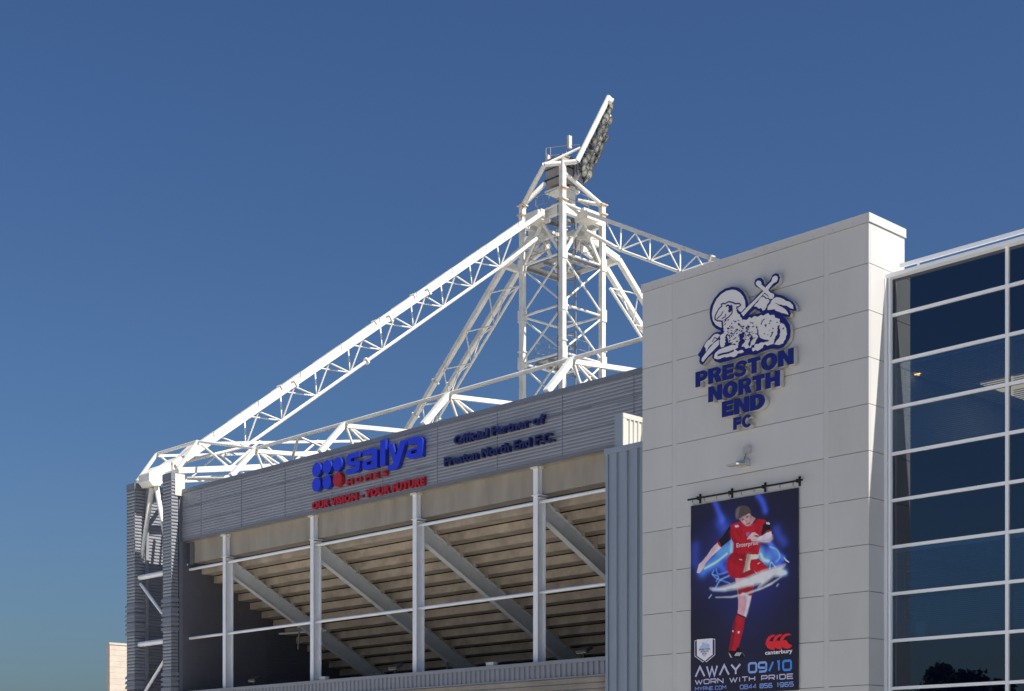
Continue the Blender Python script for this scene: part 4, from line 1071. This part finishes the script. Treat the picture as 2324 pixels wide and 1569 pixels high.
# ------------------------------------------------------------------ floodlight tower with its four trusses
X0, Yc, HW = -61.9, 63.09, 1.65
ft = Thing('floodlight_tower', 'tall white steel lattice floodlight tower with trusses running down from its head', 'floodlight tower', (X0, Yc, 0))
legs = {'near': (X0 + HW, Yc - HW), 'left': (X0 - HW, Yc - HW), 'right': (X0 + HW, Yc + HW), 'far': (X0 - HW, Yc + HW)}
LZ = [23.2, 26.25, 29.0, 31.95, 34.4]
CAPZ = 35.5
NTOP = pX(1277, 366, X0 + HW).z
for nme, (x, y) in legs.items():
    mb = MB(); top = NTOP if nme == 'near' else CAPZ
    mb.box(x - .145, x + .145, y - .145, y + .145, 0, top)
    for z in (26.9,): mb.box(x - .21, x + .21, y - .21, y + .21, z, z + .06)
    lo = ft.part('leg', mb, M['steel'])
    for z in (34.95, CAPZ):
        if nme == 'near' and z == CAPZ: z = 35.62
        mb = MB(); mb.box(x - .25, x + .25, y - .25, y + .25, z - .03, z + .03); mb.box(x - .165, x + .165, y - .165, y + .165, z - .16, z - .03, 1); ft.part('flange', mb, [M['rust'], M['rust']], parent=lo)
def brace(a, b, r=.058, nm='brace', m='steel', n=8):
    mb = MB(); mb.tube(a, b, r, n); return ft.part(nm, mb, M[m])
order = ['left', 'near', 'right', 'far']
for i in range(4):
    A, B = legs[order[i]], legs[order[(i + 1) % 4]]
    for z in LZ[1:4]: brace((*A, z), (*B, z), .07)
    for z0, z1 in (zip(LZ[:3], LZ[1:4]) if i < 2 else ()):
        brace((*A, z0 + .12), (*B, z1 - .12)); brace((*B, z0 + .12), (*A, z1 - .12))
    # gusset plates and the splayed knees below the truss heads
    c = ((A[0] + B[0]) / 2, (A[1] + B[1]) / 2)
    for L in (A, B):
        mb = MB(); mb.beam((*c, 34.1), (L[0] * .94 + c[0] * .06, L[1] * .94 + c[1] * .06, 31.9), .15, .17); ft.part('knee_brace', mb, M['steel'])
    mb = MB(); mb.beam((*A, 34.42), (*B, 34.42), .28, .4); ft.part('head_beam', mb, M['steel'])
    for z in LZ[1:4]:
        mb = MB(); mb.box(A[0] - .2, A[0] + .2, A[1] - .2, A[1] + .2, z - .35, z + .35); ft.part('gusset', mb, M['steel'])
def deck(z, h, rails=True, x0=X0, y0=Yc):
    w = h * .36
    mb = MB(); mb.box(x0 - h, x0 + h, y0 - h, y0 - h + w, z - .06, z); mb.box(x0 - h, x0 + h, y0 + h - w, y0 + h, z - .06, z); mb.box(x0 - h, x0 - h + w, y0 - h + w, y0 + h - w, z - .06, z); mb.box(x0 + h - w, x0 + h, y0 - h + w, y0 + h - w, z - .06, z)
    for k in (-h, 0, h): mb.box(x0 + k - .05, x0 + k + .05, y0 - h, y0 + h, z - .2, z - .062)
    d = ft.part('platform', mb, M['galv'])
    if rails:
        mb = MB(); P = [(x0 - h, y0 - h), (x0 + h, y0 - h), (x0 + h, y0 + h), (x0 - h, y0 + h)]
        for i in range(4):
            a, b = P[i], P[(i + 1) % 4]
            for zz in (.55, 1.1): mb.tube((*a, z + zz), (*b, z + zz), .02, 6)
            for t in (0, .5): mb.tube((a[0] + (b[0] - a[0]) * t, a[1] + (b[1] - a[1]) * t, z), (a[0] + (b[0] - a[0]) * t, a[1] + (b[1] - a[1]) * t, z + 1.1), .02, 6)
        ft.part('guard_rail', mb, M['galv'], parent=d)
deck(31.9, 1.5); deck(34.9, 1.1); deck(26.35, 1.1)
mb = MB(); mb.beam((X0 - 1.5, Yc - 1.5, 33.6), (X0 + 1.5, Yc + 1.5, 33.6), .12, .2); mb.beam((X0 + 1.5, Yc - 1.5, 33.55), (X0 - 1.5, Yc + 1.5, 33.55), .12, .2); ft.part('head_crossbeam', mb, M['steel'])
# ladder and cage in the middle
mb = MB(); lx, ly = X0 + .55, Yc + .55
for s in (-.25, .25): mb.box(lx + s - .032, lx + s + .032, ly - s - .032, ly - s + .032, 14, 34.9)
for k in range(52): mb.tube((lx - .25, ly + .25, 14.2 + k * .4), (lx + .25, ly - .25, 14.2 + k * .4), .015, 5)
for k in range(26): mb.beam((lx - .3, ly + .3, 14.4 + k * .8), (lx - .62, ly - .2, 14.4 + k * .8), .03, .06); mb.beam((lx - .62, ly - .2, 14.4 + k * .8), (lx + .3, ly - .3, 14.4 + k * .8), .03, .06)
mb.box(lx - .65, lx - .6, ly - .25, ly - .2, 16, 34.5); mb.box(lx - .3, lx - .27, ly - .5, ly - .47, 16, 34.5)
ft.part('ladder', mb, M['galv'])
mb = MB(); a = Vector((X0 + HW - .3, Yc - HW - .17, 0)); mb.path([(X0 + HW - .19, Yc - HW - .2, z) for z in (14, 20, 26, 32, 35)], .022, 6); ft.part('cable_run', mb, M['dark'])
# head frame above the platform
cA = crop(1900, 330, 600 / 1569)
near_dep = (Vector((*legs['near'], 0)) - EYE).dot(AX)
ctr_dep = (Vector((X0, Yc, 0)) - EYE).dot(AX)
pk = pD(*cA(372, 752), near_dep); ntop = Vector((*legs['near'], NTOP - .12)); mA0 = pD(*cA(690, 722), near_dep - .1); mA1 = pD(*cA(1004, 88), near_dep + .4)
lcap, rcap = Vector((*legs['left'], CAPZ)), Vector((*legs['right'], CAPZ))
for a, b, rr in ((lcap, pk, .14), (pk, ntop, .13), (ntop, mA0, .14), (mA0, mA1, .16)):
    mb = MB(); mb.tube(a, b, rr, 12); ft.part('head_tube', mb, M['steel'])
brace(lcap, pD(*cA(377, 938), ctr_dep), .15, 'head_tube'); brace(rcap, ntop + Vector((0, .1, -.5)), .12, 'head_tube'); brace(rcap, pD(*cA(700, 1105), ctr_dep), .12, 'head_tube')
brace(pk, pD(*cA(722, 588), near_dep), .075, 'head_tube')
brace(pD(*cA(380, 1195), near_dep + .6), pD(*cA(512, 1135), near_dep), .08, 'head_tube'); brace(pD(*cA(580, 1135), near_dep), pD(*cA(725, 1195), near_dep + .6), .08, 'head_tube')
shift = AX * 1.7 + RT * .12
mB0, mB1 = mA0 + shift - Vector((0, 0, .05)), mA1 + shift - Vector((0, 0, .3))
brace(mB0 - (mB1 - mB0) * .12, mB1, .15, 'head_tube')
brace(mA1 - (mA1 - mA0) * .02, mB1 - (mB1 - mB0) * .02, .1, 'head_tube')
off = RT * .12
brace(mA0 + AX * .4 - RT * .12 , mA0 + (mA1 - mA0) * .45 + AX * .4 - RT * .1, .05, 'head_tube')
mb = MB(); mb.tube(mA1 - RT * .02 + Vector((0, 0, -.25)), mA1 + RT * .18 + Vector((0, 0, -.35)), .24, 14); ft.part('tip_flange', mb, M['steel'])
# cabin and duct
mb = MB(); cc = Vector((X0 + .05, Yc - .05, 0))
mb.box(cc.x - .72, cc.x + .62, cc.y - .62, cc.y + .72, 36.55, 38.05)
mb.sheet((cc.x - .72, cc.y - .63, 36.6), (0, 0, 1), 1.4, (1, 0, 0), 1.34, (0, -1, 0), .16, .03)
mb.box(cc.x - .80, cc.x + .68, cc.y - .68, cc.y + .8, 36.9, 36.98, 1); mb.box(cc.x - .80, cc.x + .68, cc.y - .68, cc.y + .8, 37.5, 37.56, 1)
mb.box(cc.x - .78, cc.x + .66, cc.y - .66, cc.y + .78, 38.05, 38.15, 2)
mb.box(cc.x + .0, cc.x + .70, cc.y + .3, cc.y + 1.0, 36.5, 38.0, 2)
ft.part('cabin', mb, [mat('cabin_cladding', (.42, .38, .33), .7, var=.2), M['dark'], M['galv']])
mb = MB(); mb.box(cc.x - .8, cc.x + .66, cc.y - .66, cc.y + .8, 36.2, 36.34); ft.part('platform', mb, M['steel'])
mb = MB(); mb.box(cc.x + .22, cc.x + .62, cc.y + .05, cc.y + .45, 34.9, 36.5); ft.part('duct', mb, M['steel'])
mb = MB()
for q in ((385, 590), (428, 585), (585, 510)):
    p = pD(*cA(*q), ctr_dep); mb.tube((p.x, p.y, 38.1), p, .03, 6)
a, b, c = [pD(*cA(*q), ctr_dep) for q in ((385, 592), (585, 568), (720, 558))]; mb.path([a, b, c], .018, 6)
a, b = [pD(*cA(*q), ctr_dep) for q in ((385, 668), (600, 650))]; mb.path([a, b], .022, 6)
ft.part('top_rail', mb, M['galv'])
p = pD(*cA(616, 532), ctr_dep); mb = MB(); mb.beam(p - UP * .36, p + UP * .36, .25, .16); ft.part('antenna', mb, M['white_clad'])
p = pD(*cA(403, 705), ctr_dep); mb = MB(); mb.beam(p - UP * .25, p + UP * .25, .2, .2); ft.part('antenna', mb, M['white_clad'])
# lamps: one prototype, then copies
def lamp_body():
    mb = MB()
    n = 14; rings = [(0, .10), (.05, .2), (.16, .27), (.30, .30)]
    for (z0, r0), (z1, r1) in zip(rings[:-1], rings[1:]):
        mb.add([(r0 * math.cos(2 * math.pi * i / n), r0 * 1.15 * math.sin(2 * math.pi * i / n), z0) for i in range(n)] + [(r1 * math.cos(2 * math.pi * i / n), r1 * 1.15 * math.sin(2 * math.pi * i / n), z1) for i in range(n)],
               [(i, (i + 1) % n, n + (i + 1) % n, n + i) for i in range(n)], 0, True)
    mb.add([(.10 * math.cos(2 * math.pi * i / n), .115 * math.sin(2 * math.pi * i / n), 0) for i in range(n)], [tuple(range(n - 1, -1, -1))])
    mb.box(-.11, .11, -.14, .14, -.18, .0); mb.box(-.34, -.31, -.03, .03, -.15, .18); mb.box(.31, .34, -.03, .03, -.15, .18); mb.box(-.34, .34, -.03, .03, -.19, -.16)
    rin, ro = .25, .31
    mb.add([(q * math.cos(2 * math.pi * i / n), q * 1.15 * math.sin(2 * math.pi * i / n), .302) for q in (rin, ro) for i in range(n)], [(i, n + i, n + (i + 1) % n, (i + 1) % n) for i in range(n)])
    return mb
def lens_mesh():
    mb = MB(); n = 14
    mb.add([(.265 * math.cos(2 * math.pi * i / n), .305 * math.sin(2 * math.pi * i / n), .285) for i in range(n)], [tuple(range(n))])
    mb.add([(.07 * math.cos(2 * math.pi * i / n), .07 * math.sin(2 * math.pi * i / n), .29) for i in range(n)], [tuple(range(n))], 1)
    return mb
lamp0 = link('lamp', lamp_body(), M['refl'], ft.o); lens0 = link('lens', lens_mesh(), [M['lens'], M['fix']], lamp0)
first = True; rr = random.Random(12)
rails = MB()
for iz in range(13):
    t = -.02 + iz * .077
    a = mA0 + (mA1 - mA0) * t; b = mB0 + (mB1 - mB0) * t
    if t < 0: a = a + RT * .0
    rails.tube(a, b, .035, 6)
    for j, s in enumerate((.12, .5, .9)):
        p = a + (b - a) * s + RT * (.28 - .12 * t + .06 * j * (1 - .5 * t) + rr.uniform(-.06, .06)) - UP * (.10 + .05 * j + rr.uniform(-.08, .08))
        if (iz == 12 and j > 0) or (iz in (10, 11) and j > 1): continue
        tow = rr.choice((.0, .15, .4, .7, .95))
        nrm = (RT * .75 - UP * rr.uniform(.4, .75) - AX * tow).normalized()
        if first: o, l = lamp0, lens0; first = False
        else:
            o = lamp0.copy(); l = lens0.copy(); COL.objects.link(o); COL.objects.link(l); o.parent = ft.o; l.parent = o
        q = nrm.to_track_quat('Z', 'Y').to_matrix().to_4x4()
        o.matrix_local = Matrix.Translation(p - ft.base) @ q @ Matrix.Scale(rr.uniform(.68, .82), 4)
ft.part('lamp_rails', rails, M['dark'])

# trusses
def truss(dirv, side, ptop, pbot, half, bnodes, head, rc=.22, nm='truss'):
    """two box top chords `half` either side of the centre plane, bottom chord through bnodes, web members in fans"""
    side = Vector(side); mb = MB()
    for s in (-half, half):
        mb.beam(Vector(ptop) + side * s, Vector(pbot) + side * s, rc, rc * .95)
    a, b = Vector(ptop), Vector(pbot); d = (b - a); L = d.length; d.normalize()
    for t in (.36, .47, .72): 
        for s in (-half, half):
            c = a + d * (L * t) + side * s; mb.beam(c - d * .05, c + d * .05, rc + .12, rc * .95 + .14)
    mb.beam(a - side * half, a + side * half, .3, .4); mb.beam(b - side * half, b + side * half, .25, .3)
    tr = ft.part(nm, mb, M['steel'])
    mb = MB()
    for p, q in zip(bnodes[:-1], bnodes[1:]): mb.tube(p, q, .085, 10)
    m_ = (Vector(bnodes[len(bnodes) // 2]) + Vector(bnodes[len(bnodes) // 2 - 1])) / 2; mb.tube(m_ - d * .05, m_ + d * .05, .19, 12)
    ft.part('bottom_chord', mb, M['steel'], parent=tr)
    for i, p in enumerate(bnodes):
        p = Vector(p); t0 = (p - a).dot(d)
        st_ = (Vector(bnodes[1]) - Vector(bnodes[0])).length
        for s in (-half, half):
            for k in (-.5, .5):
                t = t0 + k * st_ * .98
                if t < -.3 or t > L + .1: continue
                w = MB(); w.tube(p, a + d * t + side * s - Vector((0, 0, .15)), .042, 6); ft.part('web_member', w, M['steel'], parent=tr)
    return tr
# towards the camera side (-Y), down to the corner enclosure
bn1 = [(X0, 58.11 - 2.118 * k, 30.72 - 1.588 * k) for k in range(9)] + [(X0, 37.75, 16.75)]
truss((0, -1, 0), (1, 0, 0), (X0, 60.9, 34.36), (X0, 36.9, 16.32), .6, bn1, None)
# towards +X over the stand, and away +Y / -X
bn3 = [(-57.31 + 2.19 * k, Yc, 31.72 - 1.16 * k) for k in range(12)]
truss((1, 0, 0), (0, 1, 0), (-59.7, Yc, 34.4), (-33.5, Yc, 20.3), .6, bn3, None)
bn2 = [(-65.63 - 2.1 * k, Yc, 31.67 - 1.90 * k) for k in range(9)]
truss((-1, 0, 0), (0, 1, 0), (-66.16, Yc, 32.95), (-84, Yc, 16.8), .6, bn2, None, rc=.29)
bn4 = [(X0, 67.2 + 2.1 * k, 31.6 - 1.75 * k) for k in range(9)]
truss((0, 1, 0), (1, 0, 0), (X0, 67.3, 33.2), (X0, 85, 17.6), .6, bn4, None, rc=.29)
for s in (-.6, .6):
    for p, q in (((X0 - HW, Yc + s, 33.85), (-66.16, Yc + s, 32.98)), ((X0 + s, Yc + HW, 33.85), (X0 + s, 67.3, 33.22))):
        mb = MB(); mb.beam(p, q, .22, .36); ft.part('head_arm', mb, M['steel'])
for p in ((X0, Yc - HW - .35), (X0 + HW + .35, Yc), (X0 - HW - .2, Yc), (X0, Yc + HW + .2)):
    mb = MB(); mb.box(p[0] - .5, p[0] + .5, p[1] - .5, p[1] + .5, 34.0, 34.5); ft.part('truss_head', mb, M['steel'])
brace((X0, Yc - HW, 33.4), bn1[0], .11); brace((X0 + HW, Yc, 33.7), bn3[0], .11)
# walkway strip between the chords of the long truss
mb = MB()
for k in range(9):
    t = .06 + k * .105; a = Vector((X0 + .1, 60.9, 34.36)).lerp(Vector((X0 + .1, 36.9, 16.32)), t); b = Vector((X0 + .1, 60.9, 34.36)).lerp(Vector((X0 + .1, 36.9, 16.32)), t + .075)
    mb.tube(a + UP * .3, b + UP * .3, .02, 5); mb.tube(a + UP * .3, a, .02, 5)
ft.part('safety_line', mb, M['galv'])
# knuckle where the truss lands, with its two raking legs
mb = MB()
kp = [pX(*ce(*p), X0) for p in [(312, 700), (490, 590), (640, 548), (720, 520), (850, 440), (1050, 250), (1140, 210), (1060, 330), (800, 640), (700, 660), (520, 745), (480, 890), (370, 890), (308, 812)]]
mb.prism([[p - Vector((.48, 0, 0)) for p in kp]], (.96, 0, 0), 0, back=True)
kn = ft.part('truss_foot', mb, M['steel'])
mb = MB(); c = pX(*ce(720, 570), X0); mb.beam(c + Vector((-.6, -.05, .12)), c + Vector((.6, -.05, .12)), .16, .55, up=(0, .8, .6)); ft.part('collar', mb, M['steel'], parent=kn)
a = pX(*ce(430, 905), X0 - .15)
for dx, q in ((-.75, (318, 1290)), (.6, None)):
    b = pX(*q, X0 + dx - .1) if q else pY(381, 1255, 36.0)
    mb = MB(); mb.tube(a + Vector((.25 if dx > 0 else 0, .1 if dx > 0 else 0, 0)), b, .125, 14, r2=.09); ft.part('raking_leg', mb, M['steel'])

# ------------------------------------------------------------------ small fittings on the parapet
def flood(px, py, lab, face):
    q = pY(px, py, 36.12); z = 5.745
    t = Thing('security_light', lab, 'security light', (q.x, 36.12, z), 'security lights on the parapet')
    mb = MB(); mb.box(q.x - .03, q.x + .03, 36.1, 36.16, z, z + .2); mb.box(q.x - .22, q.x + .22, 36.1, 36.16, z + .17, z + .21); t.part('bracket', mb, M['dark'])
    mb = MB(); mb.beam((q.x - .24, 36.13, z + .3), (q.x + .24, 36.13, z + .3), .34, .10, up=(0, -.45, .9)); t.part('lamp_body', mb, M['dark'])
    mb = MB(); mb.beam((q.x - .20, 36.09, z + .24), (q.x + .20, 36.09, z + .24), .27, .02, up=(0, -.45, .9)); t.part('lamp_glass', mb, M['lens'])
flood(577, 1556, 'small dark floodlight on the parapet left of the second white column', 0)
flood(897, 1526, 'small dark floodlight on the parapet just left of the third white column', 0)
flood(1325, 1486, 'small dark floodlight on the parapet right of the fourth white column', 0)
for px, lab in ((736, 'little white box on the parapet beside the second white column'), (1116, 'little white box on the parapet between the third and fourth columns')):
    q = pY(px, 1530, 36.1); t = Thing('junction_box', lab, 'box', (q.x, 36.1, 5.745), 'white boxes on the parapet')
    mb = MB(); mb.box(q.x - .19, q.x + .19, 36.0, 36.2, 5.75, 5.86); t.part('case', mb, M['white_clad']); mb = MB(); mb.box(q.x - .2, q.x + .2, 35.99, 36.21, 5.86, 5.885); t.part('lid', mb, M['white_clad'])

# ------------------------------------------------------------------ pale block building far left
q = pD(249, 1460, 118)
fb = Thing('block_building', 'pale sunlit block wall of a building beyond the left end of the stand', 'building', (q.x, q.y, 0))
pw = pD(239, 1460, 118); wdt = (249 - 239) / FOC * 118 / RT.x
mb = MB(); z1 = q.z - .1
hh = .45; n = int(z1 / hh)
for k in range(n + 1):
    za, zb = k * hh, min(z1, k * hh + hh - .012)
    mb.box(q.x - wdt, q.x, q.y, q.y + 6, za, zb)
    for j in range(7):
        y = q.y + (.45 if k % 2 else 0) + j * .9
        mb.box(q.x - .002, q.x + .0025, y, y + .012, za, zb, 1)
mb.box(q.x - wdt + .02, q.x - .012, q.y + .012, q.y + 5.9, 0, z1, 1)
fb.part('wall', mb, [M['brick'], mat('mortar', (.42, .37, .32), .9)])
mb = MB(); mb.box(q.x - wdt - .05, q.x + .06, q.y - .06, q.y + 6.1, z1, z1 + .16); fb.part('coping', mb, M['brick'])

# ------------------------------------------------------------------ tree across the forecourt, seen mirrored in the lowest windows
def tree(px, py, ycoord, rad, lab, seed):
    d = ray(px, py); t = (2 * GY - ycoord) / d.y; p = EYE + d * t
    x, top = p.x, p.z
    T = Thing('broadleaf_tree', lab, 'tree', (x, ycoord, 0), 'trees facing the windows')
    mb = MB(); mb.tube((x, ycoord, 0), (x, ycoord, top * .5), .22, 10, .14)
    r = random.Random(seed)
    for k in range(7):
        a = r.uniform(0, 6.28); mb.tube((x, ycoord, top * r.uniform(.3, .5)), (x + math.cos(a) * rad * .6, ycoord + math.sin(a) * rad * .6, top * r.uniform(.6, .85)), .08, 6, .03)
    T.part('trunk', mb, M['bark'])
    mb = MB()
    cl = []
    for k in range(60):
        a = r.uniform(0, 6.28); q = rad * math.sqrt(r.random()); h = 1 - (q / rad) ** 2
        cl.append(Vector((x + math.cos(a) * q, ycoord + math.sin(a) * q, top * .45 + (top * .52) * math.sqrt(h) * r.uniform(.35, 1))))
    for c in cl:
        for k in range(150):
            v = Vector((r.gauss(0, 1), r.gauss(0, 1), r.gauss(0, .7))); v = v.normalized() * .75 * r.random() ** .4
            p = c + v; s = r.uniform(.16, .30)
            if p.z > top: continue
            u = Vector((r.uniform(-1, 1), r.uniform(-1, 1), r.uniform(-1, 1))).normalized(); w = u.orthogonal().normalized()
            mb.add([p - u * s, p + w * s * .6, p + u * s, p - w * s * .6], [(0, 1, 2, 3)])
    T.part('crown', mb, M['leaf'])
tree(2078, 1487, -9, 4.2, 'leafy dark tree whose taller rounded crown is mirrored in the lowest window', 4)
tree(2185, 1522, -10, 3.7, 'leafy dark tree whose lower crown is mirrored right of the taller one', 5)
